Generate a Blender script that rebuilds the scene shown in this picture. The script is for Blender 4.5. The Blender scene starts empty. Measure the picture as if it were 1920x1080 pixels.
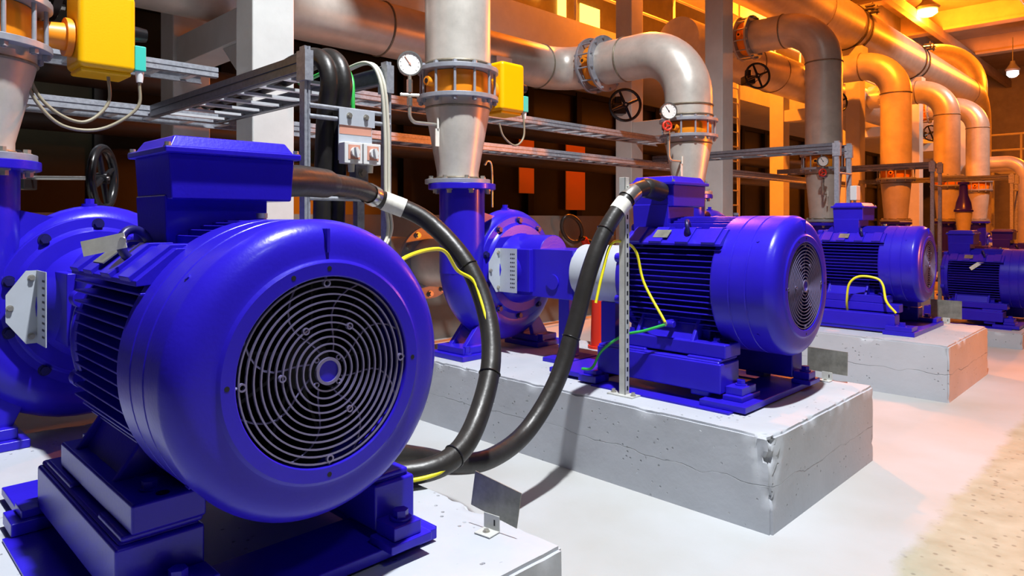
import bpy, bmesh, math, random
from mathutils import Vector, Matrix, noise
random.seed(7)
S = bpy.context.scene
COL = S.collection
PI = math.pi

# ------------------------------------------------------------------ materials
def new_mat(name, color, rough=0.5, metal=0.0, var=0.0, vscale=8.0, bump=0.0, bscale=60.0, emit=0.0, coat=0.0, ior=1.45, rvar=0.0):
    m = bpy.data.materials.new(name); m.use_nodes = True
    nt = m.node_tree; b = nt.nodes['Principled BSDF']
    b.inputs['Base Color'].default_value = (*color, 1)
    b.inputs['Roughness'].default_value = rough
    b.inputs['Metallic'].default_value = metal
    b.inputs['IOR'].default_value = ior
    b.inputs['Coat Weight'].default_value = coat
    b.inputs['Coat Roughness'].default_value = 0.12
    if emit:
        b.inputs['Emission Color'].default_value = (*color, 1)
        b.inputs['Emission Strength'].default_value = emit
    tc = nt.nodes.new('ShaderNodeTexCoord')
    if var or rvar:
        n = nt.nodes.new('ShaderNodeTexNoise'); n.inputs['Scale'].default_value = vscale; n.inputs['Detail'].default_value = 6
        n.inputs['Roughness'].default_value = 0.65
        nt.links.new(tc.outputs['Object'], n.inputs['Vector'])
        if var:
            r = nt.nodes.new('ShaderNodeValToRGB')
            r.color_ramp.elements[0].position = 0.3; r.color_ramp.elements[1].position = 0.7
            r.color_ramp.elements[0].color = (*[c*(1-var) for c in color], 1)
            r.color_ramp.elements[1].color = (*[min(1, c*(1+var*0.6)) for c in color], 1)
            nt.links.new(n.outputs['Fac'], r.inputs['Fac']); nt.links.new(r.outputs['Color'], b.inputs['Base Color'])
        if rvar:
            mr = nt.nodes.new('ShaderNodeMapRange')
            mr.inputs['To Min'].default_value = max(0.02, rough-rvar); mr.inputs['To Max'].default_value = rough+rvar
            nt.links.new(n.outputs['Fac'], mr.inputs['Value']); nt.links.new(mr.outputs['Result'], b.inputs['Roughness'])
    if bump:
        n2 = nt.nodes.new('ShaderNodeTexNoise'); n2.inputs['Scale'].default_value = bscale; n2.inputs['Detail'].default_value = 3
        nt.links.new(tc.outputs['Object'], n2.inputs['Vector'])
        bp = nt.nodes.new('ShaderNodeBump'); bp.inputs['Strength'].default_value = bump; bp.inputs['Distance'].default_value = 0.01
        nt.links.new(n2.outputs['Fac'], bp.inputs['Height']); nt.links.new(bp.outputs['Normal'], b.inputs['Normal'])
    return m

M = {}
M['blue'] = new_mat('blue_enamel', (0.022, 0.011, 0.50), 0.30, var=0.12, vscale=3, bump=0.05, bscale=90, coat=0.06)
M['blue'].node_tree.nodes['Principled BSDF'].inputs['Specular IOR Level'].default_value = .34
M['blue_dark'] = new_mat('dark_blue_iron', (0.012, 0.01, 0.10), 0.35)
M['grille'] = new_mat('grille_wire', (0.20, 0.185, 0.36), 0.32, 0.45)
M['fan_black'] = new_mat('fan_black', (0.006, 0.006, 0.010), 0.6)
M['pipe'] = new_mat('pickled_steel_pipe', (0.56, 0.53, 0.48), 0.36, 0.30, var=0.16, vscale=5, bump=0.04, bscale=25, rvar=0.07)
M['weld'] = new_mat('weld_seam', (0.22, 0.19, 0.14), 0.5, 0.5, var=0.3, vscale=30)
M['flange'] = new_mat('galvanised_flange', (0.33, 0.35, 0.40), 0.45, 0.35, var=0.15, vscale=18)
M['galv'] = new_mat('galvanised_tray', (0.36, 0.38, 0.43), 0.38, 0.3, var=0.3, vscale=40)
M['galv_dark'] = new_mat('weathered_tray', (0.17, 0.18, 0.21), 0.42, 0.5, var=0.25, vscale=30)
M['steel'] = new_mat('bright_steel', (0.58, 0.57, 0.55), 0.25, 0.9)
M['zinc'] = new_mat('zinc_bolt', (0.45, 0.43, 0.38), 0.35, 0.7)
M['orange'] = new_mat('orange_valve_body', (0.85, 0.27, 0.01), 0.4)
M['yellow'] = new_mat('yellow_actuator', (0.86, 0.45, 0.0), 0.35, bump=0.05, bscale=120)
M['teal'] = new_mat('teal_plastic', (0.05, 0.52, 0.42), 0.4)
M['black'] = new_mat('black_paint', (0.012, 0.012, 0.014), 0.25)
M['rubber'] = new_mat('black_rubber', (0.022, 0.020, 0.019), 0.38, bump=0.15, bscale=30, var=0.3, vscale=12)
M['bright'] = new_mat('reflect_zinc', (0.72, 0.74, 0.78), 0.3, 0.4)  # rung colour whitened to stand for light reflected off the floor
M['white'] = new_mat('white_plastic', (0.74, 0.75, 0.75), 0.4)
M['paper'] = new_mat('paper_label', (0.72, 0.71, 0.64), 0.6, var=0.12, vscale=30)
M['grey_guard'] = new_mat('grey_guard', (0.46, 0.50, 0.56), 0.5, 0.1, var=0.06, vscale=10)
M['plate'] = new_mat('tarnished_plate', (0.27, 0.27, 0.23), 0.42, 0.4, var=0.35, vscale=14, rvar=0.1)
M['copperish'] = new_mat('salmon_label', (0.62, 0.30, 0.22), 0.5)
M['wire_yellow'] = new_mat('yellow_wire', (0.80, 0.72, 0.02), 0.4)
M['wire_green'] = new_mat('green_wire', (0.03, 0.42, 0.07), 0.4)
M['wire_olive'] = new_mat('olive_wire', (0.26, 0.23, 0.16), 0.45)
M['wire_cream'] = new_mat('cream_wire', (0.62, 0.60, 0.50), 0.45)
M['column'] = new_mat('column_paint', (0.53, 0.54, 0.53), 0.55, var=0.10, vscale=3, bump=0.08, bscale=20)
M['red'] = new_mat('red_paint', (0.62, 0.03, 0.012), 0.4)
M['concrete_wall'] = new_mat('concrete_wall', (0.15, 0.14, 0.125), 0.8, var=0.2, vscale=2)
M['dark_panel'] = new_mat('dark_glass_panel', (0.020, 0.018, 0.007), 0.3, var=0.5, vscale=1.0)
M['mullion'] = new_mat('black_mullion', (0.008, 0.007, 0.006), 0.6)
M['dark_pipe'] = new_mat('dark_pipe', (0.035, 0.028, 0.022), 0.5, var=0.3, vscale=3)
M['ceiling'] = new_mat('ceiling_deck', (0.30, 0.24, 0.19), 0.8, var=0.2, vscale=1)
M['glow_orange'] = new_mat('glow_panel', (1.0, 0.17, 0.01), 0.4, emit=0.10)  # emission stands in for orange light reflected or passing in the glazing
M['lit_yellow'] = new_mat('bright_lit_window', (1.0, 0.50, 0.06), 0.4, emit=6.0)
M['sodium'] = new_mat('sodium_bulb', (1.0, 0.36, 0.035), 0.4, emit=40.0)
M['lamp_white'] = new_mat('white_bulb', (0.95, 0.95, 1.0), 0.4, emit=8.0)
M['dial'] = new_mat('dial_face', (0.82, 0.80, 0.78), 0.4)
M['zinc_post'] = new_mat('grey_post', (0.55, 0.56, 0.53), 0.5, 0.2, var=0.18, vscale=10)

def concrete_mat(name, color):
    m = bpy.data.materials.new(name); m.use_nodes = True
    nt = m.node_tree; b = nt.nodes['Principled BSDF']; b.inputs['Roughness'].default_value = 0.62
    L = nt.links.new
    tc = nt.nodes.new('ShaderNodeTexCoord')
    n = nt.nodes.new('ShaderNodeTexNoise'); n.inputs['Scale'].default_value = 2.2; n.inputs['Detail'].default_value = 8
    L(tc.outputs['Object'], n.inputs['Vector'])
    r = nt.nodes.new('ShaderNodeValToRGB')
    r.color_ramp.elements[0].position = .3; r.color_ramp.elements[1].position = .75
    r.color_ramp.elements[0].color = (*[c*.88 for c in color], 1); r.color_ramp.elements[1].color = (*[c*1.05 for c in color], 1)
    L(n.outputs['Fac'], r.inputs['Fac'])
    # pits
    v = nt.nodes.new('ShaderNodeTexVoronoi'); v.inputs['Scale'].default_value = 26
    L(tc.outputs['Object'], v.inputs['Vector'])
    n3 = nt.nodes.new('ShaderNodeTexNoise'); n3.inputs['Scale'].default_value = 6; L(tc.outputs['Object'], n3.inputs['Vector'])
    pr = nt.nodes.new('ShaderNodeMapRange'); pr.inputs['From Min'].default_value = .08; pr.inputs['From Max'].default_value = .17
    L(v.outputs['Distance'], pr.inputs['Value'])
    gate = nt.nodes.new('ShaderNodeMapRange'); gate.inputs['From Min'].default_value = .52; gate.inputs['From Max'].default_value = .60
    gate.inputs['To Min'].default_value = 1; gate.inputs['To Max'].default_value = 0
    L(n3.outputs['Fac'], gate.inputs['Value'])
    mx = nt.nodes.new('ShaderNodeMath'); mx.operation = 'MAXIMUM'
    L(pr.outputs['Result'], mx.inputs[0]); L(gate.outputs['Result'], mx.inputs[1])
    # crack between two pours: object z near .2 wobbling with noise
    sx = nt.nodes.new('ShaderNodeSeparateXYZ'); L(tc.outputs['Object'], sx.inputs['Vector'])
    n4 = nt.nodes.new('ShaderNodeTexNoise'); n4.inputs['Scale'].default_value = 3.5; n4.inputs['Detail'].default_value = 5; L(tc.outputs['Object'], n4.inputs['Vector'])
    a = nt.nodes.new('ShaderNodeMath'); a.operation = 'MULTIPLY_ADD'; a.inputs[1].default_value = .11; a.inputs[2].default_value = .17
    L(n4.outputs['Fac'], a.inputs[0])
    s = nt.nodes.new('ShaderNodeMath'); s.operation = 'SUBTRACT'; L(sx.outputs['Z'], s.inputs[0]); L(a.outputs[0], s.inputs[1])
    ab = nt.nodes.new('ShaderNodeMath'); ab.operation = 'ABSOLUTE'; L(s.outputs[0], ab.inputs[0])
    cr = nt.nodes.new('ShaderNodeMapRange'); cr.inputs['From Min'].default_value = .0; cr.inputs['From Max'].default_value = .0035
    L(ab.outputs[0], cr.inputs['Value'])
    mul = nt.nodes.new('ShaderNodeMath'); mul.operation = 'MULTIPLY'; L(mx.outputs[0], mul.inputs[0])
    g2 = nt.nodes.new('ShaderNodeMapRange'); g2.inputs['From Min'].default_value = .42; g2.inputs['From Max'].default_value = .58; g2.inputs['To Min'].default_value = .8; g2.inputs['To Max'].default_value = 0
    L(n3.outputs['Fac'], g2.inputs['Value'])
    mx2 = nt.nodes.new('ShaderNodeMath'); mx2.operation = 'MAXIMUM'; L(cr.outputs['Result'], mx2.inputs[0]); L(g2.outputs['Result'], mx2.inputs[1]); L(mx2.outputs[0], mul.inputs[1])
    fine = nt.nodes.new('ShaderNodeTexNoise'); fine.inputs['Scale'].default_value = 28; fine.inputs['Detail'].default_value = 5; L(tc.outputs['Object'], fine.inputs['Vector'])
    ad = nt.nodes.new('ShaderNodeMath'); ad.operation = 'MULTIPLY_ADD'; ad.inputs[1].default_value = .10; L(fine.outputs['Fac'], ad.inputs[0]); L(mul.outputs[0], ad.inputs[2])
    bp = nt.nodes.new('ShaderNodeBump'); bp.inputs['Strength'].default_value = .7; bp.inputs['Distance'].default_value = .02
    L(ad.outputs[0], bp.inputs['Height']); L(bp.outputs['Normal'], b.inputs['Normal'])
    dk = nt.nodes.new('ShaderNodeMapRange'); dk.inputs['To Min'].default_value = .6; L(mul.outputs[0], dk.inputs['Value'])
    mm = nt.nodes.new('ShaderNodeMix'); mm.data_type = 'RGBA'; mm.blend_type = 'MULTIPLY'; mm.inputs['Factor'].default_value = 1
    L(r.outputs['Color'], mm.inputs['A']); L(dk.outputs['Result'], mm.inputs['B']); L(mm.outputs['Result'], b.inputs['Base Color'])
    return m
M['concrete'] = concrete_mat('painted_concrete', (0.44, 0.465, 0.51))

def floor_mat():
    m = bpy.data.materials.new('painted_floor'); m.use_nodes = True
    nt = m.node_tree; b = nt.nodes['Principled BSDF']; b.inputs['Roughness'].default_value = 0.5
    L = nt.links.new
    tc = nt.nodes.new('ShaderNodeTexCoord')
    sx = nt.nodes.new('ShaderNodeSeparateXYZ'); L(tc.outputs['Object'], sx.inputs['Vector'])
    n = nt.nodes.new('ShaderNodeTexNoise'); n.inputs['Scale'].default_value = 2.6; n.inputs['Detail'].default_value = 8; n.inputs['Roughness'].default_value = .7
    L(tc.outputs['Object'], n.inputs['Vector'])
    a = nt.nodes.new('ShaderNodeMath'); a.operation = 'MULTIPLY_ADD'; a.inputs[1].default_value = .22; L(n.outputs['Fac'], a.inputs[0]); L(sx.outputs['X'], a.inputs[2])
    mr = nt.nodes.new('ShaderNodeMapRange'); mr.inputs['From Min'].default_value = -.83; mr.inputs['From Max'].default_value = -.77
    L(a.outputs[0], mr.inputs['Value'])
    paint = nt.nodes.new('ShaderNodeValToRGB'); paint.color_ramp.elements[0].position = .3; paint.color_ramp.elements[1].position = .65
    paint.color_ramp.elements[0].color = (.40, .40, .38, 1); paint.color_ramp.elements[1].color = (.47, .49, .51, 1)
    n1 = nt.nodes.new('ShaderNodeTexNoise'); n1.inputs['Scale'].default_value = 1.1; n1.inputs['Detail'].default_value = 7
    L(tc.outputs['Object'], n1.inputs['Vector']); L(n1.outputs['Fac'], paint.inputs['Fac'])
    raw = nt.nodes.new('ShaderNodeValToRGB'); raw.color_ramp.elements[0].position = .25; raw.color_ramp.elements[1].position = .7
    raw.color_ramp.elements[0].color = (.30, .295, .21, 1); raw.color_ramp.elements[1].color = (.41, .42, .33, 1)
    n2 = nt.nodes.new('ShaderNodeTexNoise'); n2.inputs['Scale'].default_value = 7; n2.inputs['Detail'].default_value = 8
    L(tc.outputs['Object'], n2.inputs['Vector']); L(n2.outputs['Fac'], raw.inputs['Fac'])
    v = nt.nodes.new('ShaderNodeTexVoronoi'); v.inputs['Scale'].default_value = 17; v.inputs['Randomness'].default_value = 1
    L(tc.outputs['Object'], v.inputs['Vector'])
    sp = nt.nodes.new('ShaderNodeMapRange'); sp.inputs['From Min'].default_value = .13; sp.inputs['From Max'].default_value = .22
    sp.inputs['To Min'].default_value = .62; sp.inputs['To Max'].default_value = 1
    L(v.outputs['Distance'], sp.inputs['Value'])
    mm = nt.nodes.new('ShaderNodeMix'); mm.data_type = 'RGBA'; mm.blend_type = 'MULTIPLY'; mm.inputs['Factor'].default_value = 1
    L(raw.outputs['Color'], mm.inputs['A']); L(sp.outputs['Result'], mm.inputs['B'])
    mix = nt.nodes.new('ShaderNodeMix'); mix.data_type = 'RGBA'
    L(mr.outputs['Result'], mix.inputs['Factor']); L(paint.outputs['Color'], mix.inputs['A']); L(mm.outputs['Result'], mix.inputs['B'])
    L(mix.outputs['Result'], b.inputs['Base Color'])
    n5 = nt.nodes.new('ShaderNodeTexNoise'); n5.inputs['Scale'].default_value = 30; n5.inputs['Detail'].default_value = 4; L(tc.outputs['Object'], n5.inputs['Vector'])
    bp = nt.nodes.new('ShaderNodeBump'); bp.inputs['Strength'].default_value = .12; bp.inputs['Distance'].default_value = .01
    L(n5.outputs['Fac'], bp.inputs['Height']); L(bp.outputs['Normal'], b.inputs['Normal'])
    return m
M['floor'] = floor_mat()

# ------------------------------------------------------------------ mesh builder
def basis(w):
    w = Vector(w).normalized()
    u = Vector((0, 0, 1)).cross(w)
    if u.length < 1e-4: u = Vector((1, 0, 0))
    u.normalize()
    return u, w.cross(u), w

class MB:
    def __init__(s): s.bm = bmesh.new()
    def face(s, vs):
        try: return s.bm.faces.new(vs)
        except ValueError: return None
    def box(s, x0, x1, y0, y1, z0, z1, mat=None):
        x0, x1 = min(x0, x1), max(x0, x1); y0, y1 = min(y0, y1), max(y0, y1); z0, z1 = min(z0, z1), max(z0, z1)
        c = [Vector((x, y, z)) for z in (z0, z1) for y in (y0, y1) for x in (x0, x1)]
        if mat: c = [mat @ p for p in c]
        v = [s.bm.verts.new(p) for p in c]
        for f in ((0, 2, 3, 1), (4, 5, 7, 6), (0, 1, 5, 4), (2, 6, 7, 3), (0, 4, 6, 2), (1, 3, 7, 5)): s.face([v[i] for i in f])
        return s
    def frustum(s, lo, hi, z0, z1):           # lo / hi = (x0,x1,y0,y1)
        v = []
        for (x0, x1, y0, y1), z in ((lo, z0), (hi, z1)):
            for y in (y0, y1):
                for x in (x0, x1): v.append(s.bm.verts.new((x, y, z)))
        for f in ((0, 2, 3, 1), (4, 5, 7, 6), (0, 1, 5, 4), (2, 6, 7, 3), (0, 4, 6, 2), (1, 3, 7, 5)): s.face([v[i] for i in f])
        return s
    def lathe(s, prof, origin=(0, 0, 0), axis=(1, 0, 0), seg=48, closed=False):
        u, v, w = basis(axis); o = Vector(origin); rings = []
        for t, r in prof:
            if r < 1e-6: rings.append([s.bm.verts.new(o + w*t)])
            else: rings.append([s.bm.verts.new(o + w*t + (u*math.cos(2*PI*k/seg) + v*math.sin(2*PI*k/seg))*r) for k in range(seg)])
        pairs = list(zip(rings, rings[1:]))
        if closed: pairs.append((rings[-1], rings[0]))
        for a, b in pairs:
            for k in range(seg):
                k2 = (k+1) % seg
                if len(a) == 1 and len(b) == 1: continue
                if len(a) == 1: s.face([a[0], b[k2], b[k]])
                elif len(b) == 1: s.face([a[k], a[k2], b[0]])
                else: s.face([a[k], a[k2], b[k2], b[k]])
        return s
    def cyl(s, p0, p1, r0, r1=None, seg=24):
        p0, p1 = Vector(p0), Vector(p1); r1 = r0 if r1 is None else r1; l = (p1-p0).length
        return s.lathe([(0, 0), (0, r0), (l, r1), (l, 0)], p0, p1-p0, seg)
    def ring(s, c, axis, r_in, r_out, t0, t1, seg=48):
        return s.lathe([(t0, r_in), (t0, r_out), (t1, r_out), (t1, r_in)], c, axis, seg, closed=True)
    def tube(s, pts, r, seg=12, caps=True):
        pts = [Vector(p) for p in pts]; n = len(pts)
        rad = r if isinstance(r, (list, tuple)) else [r]*n
        T = []
        for i in range(n):
            d = (pts[min(i+1, n-1)] - pts[max(i-1, 0)]); T.append(d.normalized())
        u, v, _ = basis(T[0]); rings = []
        for i in range(n):
            if i:
                q = T[i-1].rotation_difference(T[i]); u = q @ u
                u = (u - T[i]*u.dot(T[i])).normalized()
            v = T[i].cross(u)
            rings.append([s.bm.verts.new(pts[i] + (u*math.cos(2*PI*k/seg) + v*math.sin(2*PI*k/seg))*rad[i]) for k in range(seg)])
        for a, b in zip(rings, rings[1:]):
            for k in range(seg): s.face([a[k], a[(k+1) % seg], b[(k+1) % seg], b[k]])
        if caps:
            s.face(list(reversed(rings[0]))); s.face(rings[-1])
        return s
    def torus(s, c, axis, R, r, seg=40, rs=10):
        u, v, w = basis(axis); c = Vector(c); rings = []
        for k in range(seg):
            a = 2*PI*k/seg; d = u*math.cos(a) + v*math.sin(a)
            rings.append([s.bm.verts.new(c + d*(R + r*math.cos(2*PI*j/rs)) + w*r*math.sin(2*PI*j/rs)) for j in range(rs)])
        for k in range(seg):
            a, b = rings[k], rings[(k+1) % seg]
            for j in range(rs): s.face([a[j], b[j], b[(j+1) % rs], a[(j+1) % rs]])
        return s
    def prism(s, poly, ax, a0, a1):           # poly in the two axes left over, extruded along ax ('x','y','z')
        def P(p, a):
            return {'x': (a, p[0], p[1]), 'y': (p[0], a, p[1]), 'z': (p[0], p[1], a)}[ax]
        A = [s.bm.verts.new(P(p, a0)) for p in poly]; B = [s.bm.verts.new(P(p, a1)) for p in poly]; n = len(poly)
        s.face(A); s.face(list(reversed(B)))
        for k in range(n): s.face([A[k], B[k], B[(k+1) % n], A[(k+1) % n]])
        return s
    def hexbolt(s, c, axis, r, h, washer=True):
        c = Vector(c); w = Vector(axis).normalized()
        if washer: s.cyl(c, c + w*h*.25, r*1.35, seg=16)
        return s.cyl(c + w*h*.2, c + w*h, r, seg=6)
    def build(s, name, m, parent=None, bevel=0.0, ang=38, seg=2):
        bmesh.ops.recalc_face_normals(s.bm, faces=s.bm.faces)
        me = bpy.data.meshes.new(name); s.bm.to_mesh(me); s.bm.free()
        for p in me.polygons: p.use_smooth = True
        me.set_sharp_from_angle(angle=math.radians(ang))
        me.materials.append(M[m] if isinstance(m, str) else m)
        o = bpy.data.objects.new(name, me); COL.objects.link(o)
        if parent: o.parent = parent
        if bevel:
            b = o.modifiers.new('edge', 'BEVEL'); b.width = bevel; b.segments = seg; b.limit_method = 'ANGLE'; b.angle_limit = math.radians(38)
            b.harden_normals = True
        return o

def thing(name, label, cat, loc=(0, 0, 0), rz=0, group=None, scale=1):
    o = bpy.data.objects.new(name, None); COL.objects.link(o); o.empty_display_size = .1
    o.location = loc; o.rotation_euler = (0, 0, rz); o.scale = (scale,)*3
    o['label'] = label; o['category'] = cat
    if group: o['group'] = group
    return o
def tag(o, label, cat, group=None):
    o['label'] = label; o['category'] = cat
    if group: o['group'] = group
    return o
def struct(o): o['kind'] = 'structure'; return o
def copy_tree(o, parent=None):
    c = o.copy(); COL.objects.link(c)
    if parent: c.parent = parent
    for ch in list(o.children): copy_tree(ch, c)
    return c

def spline(pts, n=8):
    pts = [Vector(p) for p in pts]; P = [pts[0]*2-pts[1]] + pts + [pts[-1]*2-pts[-2]]; out = []
    for i in range(1, len(P)-2):
        for k in range(n):
            t = k/n; a, b, c, d = P[i-1], P[i], P[i+1], P[i+2]
            out.append(.5*((2*b) + (c-a)*t + (2*a-5*b+4*c-d)*t*t + (3*b-a-3*c+d)*t**3))
    out.append(pts[-1]); return out
def fillet(pts, R, n=14):
    pts = [Vector(p) for p in pts]; out = [pts[0]]
    for i in range(1, len(pts)-1):
        a = (pts[i-1]-pts[i]).normalized(); b = (pts[i+1]-pts[i]).normalized()
        ang = a.angle(b); t = R/math.tan(ang/2)
        c = pts[i] + (a+b).normalized()*(R/math.sin(ang/2))
        p0 = pts[i]+a*t; p1 = pts[i]+b*t; v0 = p0-c; v1 = p1-c; w = v0.angle(v1)
        for k in range(n+1):
            f = k/n; out.append(c + (v0*math.sin((1-f)*w) + v1*math.sin(f*w))/math.sin(w))
    out.append(pts[-1]); return out

# ------------------------------------------------------------------ camera
cam = bpy.data.cameras.new('camera'); co = bpy.data.objects.new('camera', cam); COL.objects.link(co)
cam.sensor_width = 36; cam.lens = 1292/1920*36; cam.shift_y = -128/1920; cam.clip_end = 200
co.location = (0, 0, 1.5); co.rotation_euler = (PI/2, 0, math.radians(44.68))
S.camera = co

# ------------------------------------------------------------------ setting
def simple(name, m, *boxes):
    mb = MB()
    for b in boxes: mb.box(*b)
    return struct(mb.build(name, m))
simple('floor', 'floor', (-14, 9, -5, 50, -.2, 0))
PH = .465
def plinth(y0, y1, h, label, x1=-1.42, x0=-4.5, chip=False):
    t = thing('concrete_plinth', label, 'concrete plinth', ((x0+x1)/2, (y0+y1)/2, 0))
    mb = MB(); bm = mb.bm
    mb.box(x0-t.location.x, x1-t.location.x, y0-t.location.y, y1-t.location.y, 0, h)
    bmesh.ops.bevel(bm, geom=[e for e in bm.edges if max(v.co.z for v in e.verts) > h-.001 or abs(e.verts[0].co.z-e.verts[1].co.z) > .1], offset=.012, segments=2, affect='EDGES')
    for _ in range(7):
        bmesh.ops.subdivide_edges(bm, edges=[e for e in bm.edges if e.calc_length() > .034], cuts=1, use_grid_fill=True)
    hx, hy = (x1-x0)/2, (y1-y0)/2
    for v in bm.verts:
        p = v.co.copy()
        if p.z < .01: continue
        edge = (abs(p.x) > hx-.014) + (abs(p.y) > hy-.014) + (p.z > h-.014)
        q = p*9+Vector((y0, 0, 0))
        nz = noise.noise(q); d = Vector((nz, noise.noise(q+Vector((7, 3, 1))), 0))*.0016
        if edge >= 2:                          # worn, slightly chipped arrises
            c = max(0, noise.noise(p*14+Vector((3*y0, 5, 0)))-.15)*.024
            d += Vector((-math.copysign(c, p.x) if abs(p.x) > hx-.014 else 0, -math.copysign(c, p.y) if abs(p.y) > hy-.014 else 0, -c if p.z > h-.014 else 0))
        if chip:                             # knocked-off near corner
            dist = math.hypot(hx-p.x, p.y+hy)+.35*max(0, h-p.z)
            f = max(0, 1-dist/.15)
            if f and h-p.z < .30:
                w_ = 1+1.3*noise.noise(p*26); d += Vector((-.036, .036, -.018))*f*w_
        v.co = p+d
    mb.build('block', 'concrete', t, ang=50)
    return t
plinth(.15, 1.67, PH, 'grey concrete plinth under the nearest motor, cut off by the bottom of the photo')
plinth(3.186, 4.644, PH, 'grey concrete plinth with a chipped corner, under the motor with the post beside it', chip=True)
plinth(6.515, 8.01, PH, 'grey concrete plinth with an orange-lit end, under the motor on jacks')
plinth(9.78, 11.3, .18, 'low grey concrete plinth behind the orange-lit plinth', x1=-1.40)
plinth(13.05, 14.65, .18, 'low concrete plinth under the farthest blue motor', x1=-1.40)

# back wall: dark glazing below, concrete above
simple('wall_back', 'concrete_wall', (-9.2, -9.0, -5, 50, 4.1, 10.4))
simple('wall_far', 'concrete_wall', (-14, 9, 48, 48.2, 0, 10.4))
k = 0
for zi, (z0, z1) in enumerate(((.1, 1.45), (1.55, 2.75), (2.85, 4.05))):
    mb = MB(); mb.box(-9.12, -9.06, -5, 34, z0, z1)
    k += 1; o = struct(mb.build('window_%d' % k, 'dark_panel'))
mb = MB()
y = -5.0
while y < 34:
    mb.box(-9.14, -8.96, y, y+.16, 0, 4.1); y += 1.45
for z in (0, 1.45, 2.75, 4.03): mb.box(-9.14, -8.98, -5, 34, z, z+.1)
struct(mb.build('trim_1', 'mullion'))
simple('ceiling', 'ceiling', (-14, 9, 3, 50, 10.2, 10.4))
mb = MB()
for y in (9, 15, 21, 27, 33, 39): mb.box(-14, 9, y, y+.35, 9.4, 10.2); mb.box(-14, 9, y-.12, y+.47, 9.36, 9.46)
for x in (-7.6, -3.0, 1.5): mb.box(x, x+.22, 6, 48, 9.05, 9.4)
struct(mb.build('ceiling_beam', 'ceiling'))
simple('wall_low', 'concrete_wall', (-6.95, -6.75, -4, 13, 0, 1.56))
simple('gallery_slab', 'column', (-9.0, -7.1, 2.5, 34, 4.15, 4.72))
simple('shade_blocker', 'ceiling', (-3.3, -2.5, -4, 2.2, 6.2, 6.6), (-3.3, -2.5, 2.5, 3.5, 6.2, 6.6), (-3.0, -2.8, -4, 9, 6.6, 6.9))  # unseen blockers, added and gapped to shade the header pipe
simple('crane_beam', 'column', (-7.9, -7.45, 9.2, 40, 6.2, 6.95))

# portal frames
def portal(name, y, top, zb, w=.31):
    mb = MB(); mb.box(-4.87, -4.6, y-w/2, y+w/2, 0, top); struct(mb.build('column_front', 'column', bevel=.012))
    mb = MB(); mb.box(-6.40, -6.1, y-w/2, y+w/2, 0, top); struct(mb.build('column_back', 'column', bevel=.012))
    for z0 in zb:
        mb = MB(); mb.box(-6.1, -4.87, y-w*.4, y+w*.4, z0, z0+.24)
        mb.prism([(-4.87, z0), (-5.25, z0), (-4.87, z0-.32)], 'y', y-w*.3, y+w*.3)
        struct(mb.build('cross_beam', 'column', bevel=.006))
for i, (y, top, zb) in enumerate(((2.27, 8.5, (2.8,)), (8.92, 8.5, (2.75,)), (14.4, 4.66, (3.55,)), (18.5, 4.66, (3.55,)), (23.5, 4.66, (3.55,)))):
    portal(i, y, top, zb)

# ------------------------------------------------------------------ motors
ZC = .40
def screw_part(c, axis, r, h, m, parent, name='bolt'):
    mb = MB(); mb.hexbolt(c, axis, r, h); return mb.build(name, m, parent)

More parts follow.
